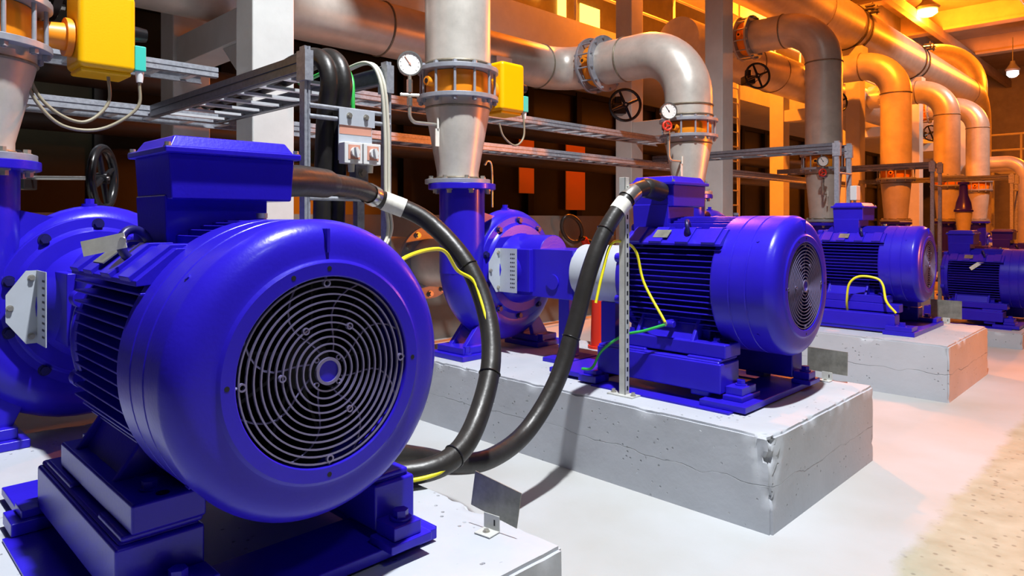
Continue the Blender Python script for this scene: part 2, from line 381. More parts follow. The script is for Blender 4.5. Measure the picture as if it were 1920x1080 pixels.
def motor(label, loc, scale=1.0, box_x=-.675, box_y=0.0):
    t = thing('electric_motor', label, 'electric motor', loc, scale=scale)
    # finned housing
    mb = MB()
    mb.lathe([(-1.0, 0), (-1.0, .29), (-.34, .29), (-.34, 0)], (0, 0, ZC), seg=56)
    mb.ring((0, 0, ZC), (1, 0, 0), .27, .345, -1.03, -.985, 56)
    x0, x1 = -.985, -.335
    for k in range(-8, 7):
        dz = k*.0335; yi = math.sqrt(max(.0, .29**2-dz*dz))-.012
        ym = .352 if dz > -.17 else .352-(-.17-dz)*.75
        for sgn in (-1, 1): mb.box(x0+.01, x1, sgn*yi, sgn*ym, ZC+dz-.0035, ZC+dz+.0035)
    for k in range(-5, 6):
        dy = k*.036
        mb.box(x0+.03, x1, dy-.0035, dy+.0035, ZC+math.sqrt(.29**2-dy*dy)-.01, ZC+math.sqrt(.393**2-dy*dy))
    for k in range(-4, 5):
        dy = k*.045
        mb.box(x0+.03, x1, dy-.0035, dy+.0035, ZC-math.sqrt(.35**2-dy*dy), ZC-math.sqrt(.29**2-dy*dy)+.01)
    for sgn in (-1, 1):                        # sloping shoulder with pads
        poly = [(sgn*.362, ZC+.222), (sgn*.362, ZC+.236), (sgn*.262, ZC+.318), (sgn*.205, ZC+.318), (sgn*.16, ZC+.235)]
        mb.prism(poly, 'x', x0+.02, x1)
        for xa in (-.95, -.80, -.62, -.45):
            mb.prism([(sgn*.366, ZC+.232), (sgn*.372, ZC+.245), (sgn*.266, ZC+.328), (sgn*.20, ZC+.328), (sgn*.20, ZC+.31)], 'x', xa, xa+.085)
    mb.build('stator_housing', 'blue', t, bevel=.002, seg=1)
    # drive end shield
    mb = MB()
    mb.lathe([(-1.02, .33), (-1.03, .352), (-1.065, .345), (-1.085, .30), (-1.10, .20), (-1.12, .13), (-1.13, 0)], (0, 0, ZC), seg=48)
    for k in range(8):
        a = PI/8+k*PI/4
        mb.cyl((-1.07, .345*math.cos(a), ZC+.345*math.sin(a)), (-1.02, .345*math.cos(a), ZC+.345*math.sin(a)), .03, seg=12)
    mb.build('end_shield', 'blue', t, bevel=.003)
    # fan cover
    mb = MB()
    pr = [(-.035, .246), (-.002, .247), (0, .250), (0, .283), (-.003, .288), (-.006, .291)]
    for q in range(9):
        f = q/8; pr.append((-.007-.014*f-.042*f**5, .293+.1025*f))
    pr += [(-.075, .397), (-.165, .396), (-.168, .393), (-.174, .393), (-.177, .396), (-.262, .396), (-.265, .393), (-.271, .393), (-.274, .396), (-.372, .396), (-.382, .390), (-.382, .376), (-.12, .374), (-.035, .285)]
    mb.lathe(pr, (0, 0, ZC), seg=96, closed=True)
    mb.box(-.05, -.004, -.004, .004, ZC+.31, ZC+.372, Matrix.Translation((0, 0, 0)))
    fc = mb.build('fan_cover', 'blue', t, ang=30)
    for a in (90, 112, 0, -90, 180):
        mb = MB(); r = .268
        c = Vector((0, r*math.cos(math.radians(a)), ZC+r*math.sin(math.radians(a))))
        mb.cyl(c-Vector((.004, 0, 0)), c+Vector((.0006, 0, 0)), .0065, seg=12); mb.build('screw', 'fan_black', fc)
    for a in (140, 40, 220):
        screw_part((-.14, .388*math.cos(math.radians(a)), ZC+.388*math.sin(math.radians(a))), (0, math.cos(math.radians(a)), math.sin(math.radians(a))), .008, .012, 'blue', fc)
    # guard rings
    mb = MB(); nr = 11
    for k in range(nr):
        r = .052+k*(.238-.052)/(nr-1)
        mb.ring((0, 0, ZC), (1, 0, 0), r-.0021, r+.0021, -.012, -.005, 72)
    mb.ring((0, 0, ZC), (1, 0, 0), .028, .036, -.014, -.002, 32)
    for k in range(4):
        a = PI/4+k*PI/2
        c = Vector((-.009, .045*math.cos(a), ZC+.045*math.sin(a))); mb.torus(c, (1, 0, 0), .006, .0022, 14, 6)
    for k in range(4):
        a = PI/2*k+.02
        d = Vector((0, math.cos(a), math.sin(a)))
        for rr in (.2295,): mb.ring(Vector((-.008, 0, ZC))+d*rr, (1, 0, 0), .0065, .0105, -.005, .005, 14)
        mb.tube([Vector((-.010, 0, ZC))+d*.238, Vector((-.012, 0, ZC))+d*.25], .004, 6)
    for a in (120, 60, 180, -60):
        d = Vector((0, math.cos(math.radians(a)), math.sin(math.radians(a))))
        mb.ring(Vector((-.008, 0, ZC))+d*.1275, (1, 0, 0), .006, .0095, -.005, .005, 14)
    for k in range(8):                        # stay wires behind the rings
        a0 = k*PI/4+.35; pts = []
        for q in range(9):
            r = .05+q*.024; a = a0+.32*math.sin(q/8*PI)
            pts.append((-.019, r*math.cos(a), ZC+r*math.sin(a)))
        mb.tube(pts, .0026, 5)
    mb.build('fan_grille', 'grille', fc)
    mb = MB(); mb.cyl((-.013, 0, ZC), (-.007, 0, ZC), .0285, seg=24); mb.build('hub_disc', 'blue', fc)
    mb = MB()
    mb.cyl((-.30, 0, ZC), (-.12, 0, ZC), .07, seg=24)
    mb.lathe([(-.30, 0), (-.30, .368), (-.31, .368), (-.31, 0)], (0, 0, ZC), seg=48)
    for k in range(9):
        a = k*2*PI/9; m = Matrix.Translation((-.20, 0, ZC)) @ Matrix.Rotation(a, 4, 'X') @ Matrix.Rotation(.35, 4, 'Z')
        mb.box(-.07, .07, -.004, .004, .06, .23, m)
    mb.build('cooling_fan', 'fan_black', t)
    # terminal box
    bx0, bx1 = box_x-.155, box_x+.155
    mb = MB()
    mb.frustum((bx0+.01, bx1-.045, -.19, .12), (bx0+.006, bx1-.04, -.198, .12), .70, .87)
    mb.frustum((bx0+.006, bx1-.004, -.192, .186), (bx0, bx1, -.200, .194), .855, .992)
    tb = mb.build('terminal_box', 'blue', t, bevel=.006); tb.location.y = box_y
    mb = MB()
    mb.box(bx0-.018, bx1+.018, -.216, .210, .990, 1.010)
    mb.frustum((bx0, bx1, -.200, .194), (bx0+.022, bx1-.022, -.178, .172), 1.009, 1.046)
    lid = mb.build('lid', 'blue', tb, bevel=.005)
    for sx in (bx0-.002, bx1+.002):
        for sy in (-.204, .198): screw_part((sx, sy, 1.008), (0, 0, 1), .009, .014, 'zinc', lid)
    # feet
    for sgn in (-1, 1):
        mb = MB()
        mb.box(-1.0, -.29, sgn*.20, sgn*.385, 0, .078)
        mb.prism([(sgn*.345, .07), (sgn*.325, .07), (sgn*.235, .225), (sgn*.255, .225)], 'x', -.90, -.50)
        for xa in (-.52, -.90): mb.prism([(sgn*.375, .07), (sgn*.255, .24), (sgn*.235, .24), (sgn*.235, .07)], 'x', xa, xa+.025)
        mb.box(-.95, -.45, sgn*.18, sgn*.26, .02, .15)
        f = mb.build('foot', 'blue', t, bevel=.008)
        for xa in (-.38, -.95): screw_part((xa, sgn*.315, .077), (0, 0, 1), .02, .024, 'blue', f)
        mb = MB(); mb.cyl((-.325, sgn*.30, .0785), (-.325, sgn*.30, .0795), .017, seg=20); mb.build('bolt_hole', 'fan_black', f)
    # lifting eye on the shoulder
    e = Vector((-.57, -.275, ZC+.287)); ax = Vector((.85, .35, .2))
    mb = MB(); mb.torus(e + Vector((0, -.018, .035)), ax, .046, .0125, 32, 10)
    mb.cyl(e - Vector((0, -.03, .04)), e + Vector((0, -.002, .0)), .026, .018, seg=16)
    mb.build('lifting_eye', 'blue_dark', t)
    mb = MB(); m = Matrix.Translation((-.735, -.317, ZC+.287)) @ Matrix.Rotation(math.radians(39), 4, 'X')
    mb.box(-.05, .05, -.035, .035, .0, .004, m); mb.build('rating_plate', 'plate', t)
    mb = MB(); mb.cyl((-.43, .02, ZC+.36), (-.43, .02, ZC+.40), .014, seg=6); mb.cyl((-.43, .02, ZC+.40), (-.43, .02, ZC+.415), .017, seg=12)
    mb.build('grease_nipple', 'zinc', t)
    return t

G = 'electric motors in the row'
motor('largest blue electric motor, nearest, with a beige tag on its lifting eye', (-1.6, .942, PH+.24), box_x=-.675, box_y=-.018)
motor('blue electric motor on the chipped plinth, perforated post in front of it', (-1.546, 3.915, PH+.262), box_x=-.885)
motor('blue electric motor standing on jack screws, orange-lit fan rim', (-1.74, 7.28, .725), .9, box_x=-.74)
motor('dark blue electric motor with a slanting tag, behind the orange-lit plinth', (-1.34, 10.53, .40), .92, box_x=-.86)
motor('farthest blue electric motor, only its terminal box and fins showing', (-1.50, 13.9, .38), .92, box_x=-.80)

# ------------------------------------------------------------------ base frames
def base_frame(label, loc, top):
    t = thing('motor_base_frame', label, 'steel base frame', loc)
    for ya in (-.52, .36): mb = MB(); mb.box(-1.12, -.20, ya, ya+.16, 0, .010); mb.build('sole_strip', 'blue', t)
    mb = MB(); mb.box(-.40, -.13, -.475, .465, .010, .045); mb.build('cross_plate', 'blue', t, bevel=.004)
    for sgn, xf, ya, yb in ((-1, -.30, -.20, -.42), (1, -.19, .27, .42)):
        mb = MB()
        mb.box(-1.15, xf, ya, yb, .072, top-.025)
        mb.box(-1.15, xf-.015, ya*.96+yb*.04, yb*.97, top-.03, top-.012); mb.box(-1.10, -.80, ya, yb*.96, top-.02, top); mb.box(-.52, xf-.01, ya, yb*.96, top-.02, top)
        mb.box(-.50, -.38, ya*.9+yb*.1, yb*.95, .04, .08)
        mb.build('side_beam', 'blue', t, bevel=.01)
        mb = MB(); mb.box(xf, xf+.115, ya-sgn*.02, yb-sgn*.02, .045, .072); mb.box(xf+.002, xf+.10, ya, yb-sgn*.05, .072, .115); p = mb.build('clamp_block', 'blue', t, bevel=.004)
        screw_part((xf+.055, (ya+yb)/2-sgn*.02, .115), (0, 0, 1), .024, .03, 'blue', p)
    mb = MB(); mb.box(-1.52, -1.18, -.46, .46, .02, .05); mb.box(-1.46, -1.24, -.40, .40, 0, .02); p = mb.build('rear_plate', 'blue', t, bevel=.004)
    mb = MB(); mb.box(-1.24, -1.10, -.50, -.36, .012, .055); mb.box(-1.22, -1.12, -.47, -.38, .055, .085); mb.build('clamp_block', 'blue', t, bevel=.004)
    for y in (-.1, -.02): screw_part((-1.3, y, .05), (0, 0, 1), .018, .02, 'blue', p)
    return t
base_frame('blue steel base frame under the nearest motor, deep side beam in front', (-1.6, .942, PH), .24)
base_frame('blue steel base frame on the chipped plinth behind the perforated post', (-1.546, 3.915, PH), .262)
base_frame('low blue base frame under the dark motor with the slanting tag', (-1.34, 10.53, .18), .22)
base_frame('low blue base frame under the farthest motor', (-1.50, 13.9, .18), .20)
def jack_frame(label, loc, top):
    t = thing('motor_base_frame', label, 'steel base frame', loc)
    for sgn in (-1, 1):
        mb = MB(); mb.box(-1.3, -.17, sgn*.30, sgn*.45, .04, .175); mb.box(-1.3, -.10, sgn*.34, sgn*.44, .01, .06); mb.build('side_beam', 'blue', t, bevel=.012)
        mb = MB(); mb.box(-.92, -.16, sgn*.24, sgn*.36, top-.075, top); mb.build('support_bar', 'blue', t, bevel=.006)
        for xa in (-.82, -.28):
            mb = MB(); mb.cyl((xa, sgn*.31, .17), (xa, sgn*.31, .20), .042, seg=6); mb.cyl((xa, sgn*.31, .19), (xa, sgn*.31, top-.06), .027, seg=16); mb.cyl((xa, sgn*.31, top-.11), (xa, sgn*.31, top-.07), .042, seg=6)
            mb.build('jack_screw', 'blue', t)
    mb = MB(); mb.box(-.26, .0, -.50, .50, 0, .04); mb.box(-.24, -.02, -.50, -.32, .04, .08); mb.box(-.24, -.02, .32, .50, .04, .08); p = mb.build('cross_plate', 'blue', t, bevel=.004)
    for y in (-.41, .41): screw_part((-.12, y, .08), (0, 0, 1), .026, .03, 'blue', p)
    return t
jack_frame('blue base frame with upright jack screws, on the orange-lit plinth', (-1.74, 7.28, PH), .725-PH)

# ------------------------------------------------------------------ pumps
def pump(label, loc, zc=.645, zf=1.305, scale=1):
    t = thing('centrifugal_pump', label, 'pump', loc, scale=scale)
    mb = MB(); pts = []; rad = []
    n = 44
    for i in range(n+1):
        f = i/n; a = math.radians(150 - 330*f); R = .33+.13*f; pts.append((0, R*math.cos(a), zc+R*math.sin(a))); rad.append(.10+.07*f)
    mb.tube(pts, rad, 20)
    mb.lathe([(-.14, 0), (-.14, .30), (-.10, .38), (.10, .38), (.13, .34), (.13, 0)], (0, 0, zc), seg=48)
    mb.tube([(0, -.46, zc-.02), (0, -.46, zc+.1), (0, -.46, zf-.10), (0, -.46, zf-.03)], [.17, .172, .172, .172], 28)
    mb.prism([(-.30, zc+.30), (-.30, zc+.44), (-.13, zc+.40)], 'x', -.05, .05)
    mb.cyl((0, 0, zc+.44), (0, 0, zc+.475), .035, seg=16); mb.cyl((0, 0, zc+.475), (0, 0, zc+.50), .022, seg=6)
    mb.build('volute_casing', 'blue', t, ang=50)
    mb = MB(); mb.ring((0, -.46, zf-.03), (0, 0, 1), .10, .255, -.012, .03, 40); fl = mb.build('discharge_flange', 'blue', t, bevel=.004)
    for k in range(8):
        a = PI/8+k*PI/4; screw_part((.21*math.cos(a), -.46+.21*math.sin(a), zf-.042), (0, 0, -1), .018, .03, 'zinc', fl)
    mb = MB(); mb.lathe([(.11, 0), (.11, .405), (.115, .41), (.145, .41), (.150, .405), (.155, .36), (.165, .35), (.185, .34), (.19, 0)], (0, 0, zc), seg=56)
    cv = mb.build('casing_cover', 'blue', t, ang=30)
    for k in range(10):
        a = PI/10+k*PI/5; screw_part((.15, .375*math.cos(a), zc+.375*math.sin(a)), (1, 0, 0), .02, .03, 'blue_dark', cv)
    mb = MB()
    mb.lathe([(.17, .28), (.26, .25), (.40, .19), (.45, .17), (.45, 0)], (0, 0, zc), seg=40)
    mb.box(.24, .84, -.165, .165, zc-.19, zc+.165)
    mb.lathe([(.22, 0), (.22, .165), (.52, .165), (.52, 0)], (0, 0, zc+.10), seg=40)
    mb.box(.20, .46, -.20, .20, zc-.16, zc+.16)
    bh = mb.build('bearing_housing', 'blue', t, bevel=.006)
    mb = MB(); mb.cyl((.66, -.162, zc-.07), (.66, -.178, zc-.07), .055, seg=28); mb.build('oil_cap', 'blue', bh)
    for sgn in (-1, 1):
        mb = MB(); yy = sgn*.262
        mb.prism([(yy, zc-.165), (yy, zc+.165), (yy+sgn*.04, zc+.165), (yy+sgn*.115, zc+.06), (yy+sgn*.115, zc-.06), (yy+sgn*.04, zc-.165)], 'x', .205, .209)
        mb.box(.205, .385, yy, yy-sgn*.004, zc-.165, zc+.165)
        g = mb.build('guard_plate', 'grey_guard', t)
        mb = MB()
        for r in range(9):
            for c in range(3): mb.cyl((.325+c*.017, yy+sgn*.001, zc-.125+r*.031), (.325+c*.017, yy-sgn*.001, zc-.125+r*.031), .0058, seg=8)
        mb.build('perforations', 'fan_black', g)
        for dz in (-.11, 0, .11):
            screw_part((.209, yy+sgn*(.10 if dz == 0 else .02), zc+dz*1.2), (1, 0, 0), .011, .014, 'zinc', g)
    for y0, y1 in ((-.62, -.28), (.18, .50)):
        mb = MB(); mb.box(-.19, .19, y0, y1, 0, .04); mb.box(-.15, .15, y0+.04, y1-.04, .04, .09)
        ym = (y0+y1)/2
        mb.prism([(ym-.10, .05), (ym+.10, .05), (ym*.55+.03, zc-.30), (ym*.55-.03, zc-.30)], 'x', -.10, -.06)
        mb.prism([(ym-.10, .05), (ym+.10, .05), (ym*.55+.03, zc-.30), (ym*.55-.03, zc-.30)], 'x', .06, .10)
        f = mb.build('foot', 'blue', t, bevel=.006)
        screw_part((.145, y0+.08, .04), (0, 0, 1), .026, .06, 'blue', f)
    mb = MB(); mb.box(.62, .72, -.06, .06, .03, zc-.18); mb.box(.56, .80, -.17, .17, 0, .03); mb.build('support_leg', 'blue', t, bevel=.004)
    return t
PX = -3.95
pump('blue pump at the left edge of the photo, behind the largest motor', (PX, .97, PH), .64)
pump('blue pump with a pale perforated plate, behind the tall reducer pipe base', (PX, 3.915, PH), .655)
pump('blue pump hidden behind the motor with the post', (-3.9, 7.13, PH), .68)
pump('blue pump behind the motor on jacks', (-3.745, 10.53, .18), .60, 1.28)
pump('blue pump behind the dark motor with the slanting tag', (-3.745, 13.9, .18), .60, 1.28)

pump('far blue pump under the fourth bend', (-3.745, 17.43, .18), .60, 1.28)
pump('farthest blue pump under the rightmost bend', (-3.745, 20.40, .18), .60, 1.28)
plinth(16.5, 18.1, .18, 'low concrete plinth under the far pump of the fourth bend', x1=-2.6)
plinth(19.5, 21.1, .18, 'low concrete plinth under the farthest pump', x1=-2.6)

def coupling_guard(label, loc, zc, x0, x1):
    t = thing('coupling_guard', label, 'coupling guard', loc)
    mb = MB(); mb.lathe([(x0, .15), (x0, .198), (x1, .198), (x1, .15)], (0, 0, zc), seg=56, closed=True); mb.build('guard_shell', 'grey_guard', t, bevel=.002)
    mb = MB(); mb.box((x0+x1)/2-.06, (x0+x1)/2+.06, -.05, .05, .05, zc-.195); mb.build('bracket', 'blue', t)
    mb = MB(); mb.lathe([(x0+.02, 0), (x0+.02, .12), (x1-.02, .12), (x1-.02, 0)], (0, 0, zc), seg=24); mb.build('coupling', 'blue_dark', t)
coupling_guard('grey cylindrical coupling guard between the second pump and its motor', (-2.9, 3.915, PH), .66, -.215, .245)
coupling_guard('grey coupling guard behind the fins of the largest motor', (-2.92, .925, PH), .64, -.18, .185)

# ------------------------------------------------------------------ pipework
def bolts_ring(mb_parent, c, axis, R, n, r, h, m='zinc', ph=0):
    u, v, w = basis(axis)
    for k in range(n):
        a = ph+2*PI*k/n; screw_part(Vector(c)+(u*math.cos(a)+v*math.sin(a))*R, axis, r, h, m, mb_parent)

def reducer(label, x, y, z0, z1, r0=.160, r1=.247, group=None):
    t = thing('reducer_pipe', label, 'reducer pipe', (x, y, z0), group=group)
    h = z1-z0
    mb = MB(); mb.lathe([(.03, r0-.02), (.03, r0), (.09, r0), (h-.06, r1), (h-.0, r1), (h-.0, r1-.02)], (0, 0, 0), (0, 0, 1), 48); mb.build('cone', 'pipe', t, ang=25)
    mb = MB(); mb.ring((0, 0, 0), (0, 0, 1), .12, .25, .0, .033, 48); f = mb.build('flange', 'flange', t, bevel=.003)
    bolts_ring(f, (0, 0, .033), (0, 0, 1), .21, 8, .017, .025, ph=PI/8)
    for zz, rr in ((.045, r0), (h-.06, r1)): mb = MB(); mb.torus((0, 0, zz), (0, 0, 1), rr, .008, 48, 8); mb.build('weld_seam', 'weld', t)
    return t

def wafer_valve(label, loc, axis_rot, gap=.20, R=.31, body_r=.228, n=12, actuator=None, group=None, wheel=None, rods='flange'):
    """valve between two flanges; built along local z, root rotated by axis_rot (Matrix)"""
    t = thing('butterfly_valve', label, 'valve', loc, group=group); t.rotation_euler = axis_rot
    mb = MB(); mb.lathe([(.02, body_r-.03), (.02, body_r), (gap*.28, body_r+.012), (gap*.72, body_r+.012), (gap-.02, body_r), (gap-.02, body_r-.03)], (0, 0, 0), (0, 0, 1), 48)
    mb.cyl((0, -body_r+.02, gap/2), (0, -body_r-.075, gap/2), .04, .034, 20)
    b = mb.build('valve_body', 'orange', t)
    mb = MB(); mb.cyl((0, -body_r-.074, gap/2), (0, -body_r-.080, gap/2), .018, seg=16); mb.build('shaft_end', 'black', b)
    for z in (-.016, gap-.016):
        mb = MB(); mb.ring((0, 0, z), (0, 0, 1), .17, R, 0, .032, 56); f = mb.build('flange', 'flange', t, bevel=.003)
    for k in range(n):
        a = PI/n+2*PI*k/n; c = Vector((math.cos(a), math.sin(a), 0))*(R-.028)
        mb = MB(); mb.cyl(c+Vector((0, 0, -.045)), c+Vector((0, 0, gap+.04)), .0105, seg=10)
        mb.cyl(c+Vector((0, 0, -.04)), c+Vector((0, 0, -.017)), .019, seg=6); mb.cyl(c+Vector((0, 0, gap+.016)), c+Vector((0, 0, gap+.034)), .019, seg=6)
        mb.build('tie_rod', rods, t)
    if actuator:
        s = actuator
        mb = MB(); mb.cyl((0, body_r, gap/2), (0, s-.12, gap/2), .055, .07, 20); mb.cyl((0, s-.14, gap/2), (0, s-.11, gap/2), .095, seg=20); mb.build('actuator_neck', 'orange', t)
        mb = MB(); mb.box(-.125, .125, s-.105, s+.155, gap/2-.155, gap/2+.24); a = mb.build('actuator', 'yellow', t, bevel=.03, seg=4)
        mb = MB(); mb.box(-.10, .10, s-.09, s+.14, gap/2-.175, gap/2-.15); mb.build('bottom_cover', 'yellow', a, bevel=.01)
        mb = MB(); mb.box(.06, .118, s+.15, s+.205, gap/2-.14, gap/2-.01); mb.build('limit_switch', 'teal', a, bevel=.006)
        mb = MB(); mb.cyl((.09, s+.18, gap/2-.14), (.09, s+.18, gap/2-.195), .022, .016, 12); mb.build('cable_gland', 'white', a)
        mb = MB(); mb.cyl((.06, s+.145, gap/2+.06), (.06, s+.22, gap/2+.06), .042, .034, 20); mb.build('control_knob', 'black', a)
    if wheel:
        wx, wy = wheel
        mb = MB(); mb.cyl((0, body_r, gap/2), (0, R+.10, gap/2), .03, seg=14); mb.box(-.07, .11, R+.04, R+.16, gap/2-.06, gap/2+.07); g = mb.build('gearbox', 'black', t, bevel=.01)
        c = Vector((.09, R+.10, gap/2+.30))
        mb = MB(); mb.cyl((.09, R+.10, gap/2), c, .012, seg=10); mb.build('wheel_shaft', 'steel', t)
        mb = MB(); mb.torus(c, (0, 0, 1), .16, .017, 40, 10); mb.cyl(c-Vector((0, 0, .03)), c+Vector((0, 0, .03)), .035, seg=14)
        for k in range(4):
            aa = k*PI/2+.5; mb.cyl(c, c+Vector((math.cos(aa), math.sin(aa), 0))*.155, .019, .014, 8)
        mb.build('handwheel', 'black', t)
    return t

def pipe(name, label, pts, r, R, seams=(), group=None, seg=32, flange_end=False):
    path = fillet(pts, R) if len(pts) > 2 else [Vector(p) for p in pts]
    base = Vector(pts[0])
    t = thing(name, label, 'pipe', base, group=group)
    P = [p-base for p in path]
    mb = MB(); mb.tube(P, r, seg); mb.build('pipe_run', 'pipe', t, ang=60)
    if seams:
        for c, ax in seams:
            mb = MB(); mb.torus(Vector(c)-base, ax, r+.0005, .011, 44, 6); mb.build('weld_seam', 'weld', t)
    return t

# unit 2: straight riser
reducer('steel reducer cone above the second pump, narrowing down to its blue flange', PX-.05, 3.455, PH+1.307, 2.40)
wafer_valve('orange valve between two grey flanges with a pressure gauge on its left', (PX-.05, 3.455, 2.416), (0, 0, 0), .21, actuator=.46)
pipe('riser_pipe', 'thick pale steel riser pipe going up out of the photo', [(PX-.05, 3.455, 2.645), (PX-.05, 3.455, 9.0)], .25, .1, seams=[((PX-.05, 3.455, 2.67), (0, 0, 1))])
# unit 1
reducer('steel reducer cone at the left edge of the photo', PX-.05, .51, PH+1.307, 2.29)
wafer_valve('orange valve at the top left corner with a big yellow actuator', (PX-.05, .51, 2.306), (0, 0, 0), .21, actuator=.50)
pipe('riser_pipe', 'steel riser pipe above the valve in the top left corner', [(PX-.05, .51, 2.535), (PX-.05, .51, 9.0)], .237, .1)
# unit 3 with overhead bend, valve and header
X3, Y3 = -3.9, 6.67
reducer('steel reducer cone rising behind the terminal box of the second motor', X3, Y3, PH+1.307, 2.38)
wafer_valve('grey flanged valve under the large bright bend, gauge beside it', (X3, Y3, 2.396), (0, 0, 0), .17)
pipe('discharge_pipe', 'bright steel pipe bending over from a grey flanged valve, largest bend', [(X3, Y3, 2.57), (X3, Y3, 3.375), (-5.02, Y3, 3.375)], .255, .56,
     seams=[((X3, Y3, 2.73), (0, 0, 1)), ((X3, Y3, 2.62), (0, 0, 1)), ((-4.72, Y3, 3.375), (1, 0, 0))])
wafer_valve('orange bodied valve at the end of the largest bend, black handwheel below', (-5.21, Y3, 3.375), (0, PI/2, 0), .19, .335, .25)
pipe('header_pipe', 'brown-shaded steel header pipe running behind the tall riser pipe', [(-5.22, Y3, 3.375), (-5.68, Y3, 3.375), (-5.68, -3, 3.375)], .262, .43,
     seams=[((-5.68, Y3-.46, 3.375), (0, 1, 0)), ((-5.68, 3.9, 3.375), (0, 1, 0))])
pipe('branch_pipe', 'short steel branch pipe standing on the header behind the riser', [(-5.68, 4.95, 3.5), (-5.68, 4.95, 8)], .14, .1)

def handwheel(label, c, n, R=.16, tk=.018, cat='handwheel', group=None, shaft=.26):
    """gear operator: gearbox, shaft, four-spoke wheel; n = wheel axis direction (xy angle in radians)"""
    t = thing('gear_handwheel', label, cat, c, n, group)
    mb = MB(); mb.torus((0, 0, 0), (1, 0, 0), R, tk, 40, 10); mb.cyl((-.03, 0, 0), (.03, 0, 0), .035, seg=14)
    for k in range(4):
        aa = k*PI/2+.4; mb.cyl((0, 0, 0), (0, R*.97*math.cos(aa), R*.97*math.sin(aa)), .020, .015, 8)
    mb.build('wheel', 'black', t)
    mb = MB(); mb.cyl((-shaft, 0, 0), (.035, 0, 0), .012, seg=10); mb.build('shaft', 'steel', t)
    mb = MB(); mb.box(-shaft-.18, -shaft+.02, -.08, .08, -.07, .06); mb.cyl((-shaft-.08, 0, .05), (-shaft-.08, 0, .16), .05, seg=16); mb.build('gearbox', 'black', t, bevel=.01)
    return t
handwheel('black four-spoke handwheel hanging under the valve of the largest bend', (-4.93, 6.95, 2.90), math.radians(-40), .19)
handwheel('black handwheel standing behind the pump at the left edge', (-4.6, 1.2, 1.745), math.radians(56), .178, .026, shaft=.40)

# units 4..7 : higher bends
Xd = -3.745
rows = [(10.1, 1.47, 2.22, 'second bend from the left, pale grey steel, over the motor on jacks'),
        (13.45, 1.47, 2.22, 'third steel bend from the left, its leg half lit orange'),
        (17.0, 1.47, 2.22, 'fourth steel bend from the left, in front of a yellow-lit column'),
        (19.95, 1.47, 2.22, 'rightmost of the steel bends in the row')]
ords = ['second', 'third', 'fourth', 'rightmost']
for i, (y, zf, zv, lab) in enumerate(rows):
    pipe('discharge_pipe', lab, [(Xd, y, zv+.2), (Xd, y, 4.29), (-4.78, y, 4.29)], .247, .56,
         seams=[((Xd, y, 3.73), (0, 0, 1)), ((-4.31, y, 4.29), (1, 0, 0))], group=None)
    reducer('steel reducer cone under the %s bend of the row' % ords[i], Xd, y, zf, zv-.016, .19, .24)
    wafer_valve('orange-lit flanged valve on the leg of the %s bend' % ords[i], (Xd, y, zv), (0, 0, 0), .20, .315, actuator=None)
    wafer_valve('grey flanged valve at the upper end of the %s bend' % ords[i], (-4.97, y, 4.29), (0, PI/2, 0), .19, .335, .245)
    pipe('stub_pipe', 'steel stub joining the %s bend to the overhead header' % ords[i], [(-4.98, y, 4.29), (-5.275, y, 4.29)], .25, .1)
    handwheel('black handwheel below the upper valve of the %s bend' % ords[i], (-4.78, y+.12, 3.72), math.radians(-40), .19)
pipe('header_pipe', 'large orange-lit header pipe behind the second bend', [(-5.62, 9.3, 4.25), (-5.62, 24.6, 4.25)], .36, .1,
     seams=[((-5.62, 11.6, 4.25), (0, 1, 0)), ((-5.62, 12.6, 4.25), (0, 1, 0))])
mainp = pipe('main_pipe', 'huge overhead steel main on column tops, with pairs of clamps', [(-4.9, 9.4, 5.3), (-4.9, 25.6, 5.3), (-4.9, 25.6, 0)], .45, .9,
     seams=[((-4.9, 12.6, 5.3), (0, 1, 0)), ((-4.9, 24.0, 5.3), (0, 1, 0))])
pipe('bend_pipe', 'orange-lit pipe bend arching behind the overhead main', [(-7.3, 28.6, 7.45), (-5.5, 28.6, 7.45), (-5.5, 28.6, 0)], .42, 1.3)
for y, lab in ((14.4, 'steel pipe clamp with bolted ears, left of the two on the overhead main'), (18.5, 'steel pipe clamp with bolted ears, right of the two on the overhead main')):
    t = thing('pipe_clamp', lab, 'pipe clamp', (-4.9, y, 5.3))
    for dy in (-.14, .14):
        mb = MB(); mb.ring((0, dy, 0), (0, 1, 0), .452, .468, -.03, .03, 48); mb.build('band', 'dark_pipe', t)
        mb = MB(); mb.box(.40, .56, dy-.045, dy+.045, .24, .27); mb.box(.40, .56, dy-.045, dy+.045, .30, .33); mb.cyl((.52, dy, .20), (.52, dy, .38), .016, seg=8); mb.build('ear', 'dark_pipe', t)
    mb = MB(); mb.box(-.35, .35, -.16, .16, -.65, -.42); mb.build('saddle', 'column', t, bevel=.01)

# suction pipes at the rear of the first two pumps
for y, lab in ((3.915, 'pale suction pipe and grey flange behind the second pump'), (.925, 'suction pipe behind the pump at the left edge')):
    t = thing('suction_pipe', lab, 'pipe', (-4.0, y, PH+.65))
    mb = MB(); mb.tube([(-.1, 0, 0), (-.5, 0, 0), (-2.7, 0, 0)], [.16, .21, .24], 32); mb.build('pipe_run', 'pipe', t)
    mb = MB(); mb.ring((-.95, 0, 0), (1, 0, 0), .18, .33, 0, .035, 48); f = mb.build('flange', 'flange', t, bevel=.003)
    bolts_ring(f, (-.915, 0, 0), (1, 0, 0), .285, 12, .022, .03)

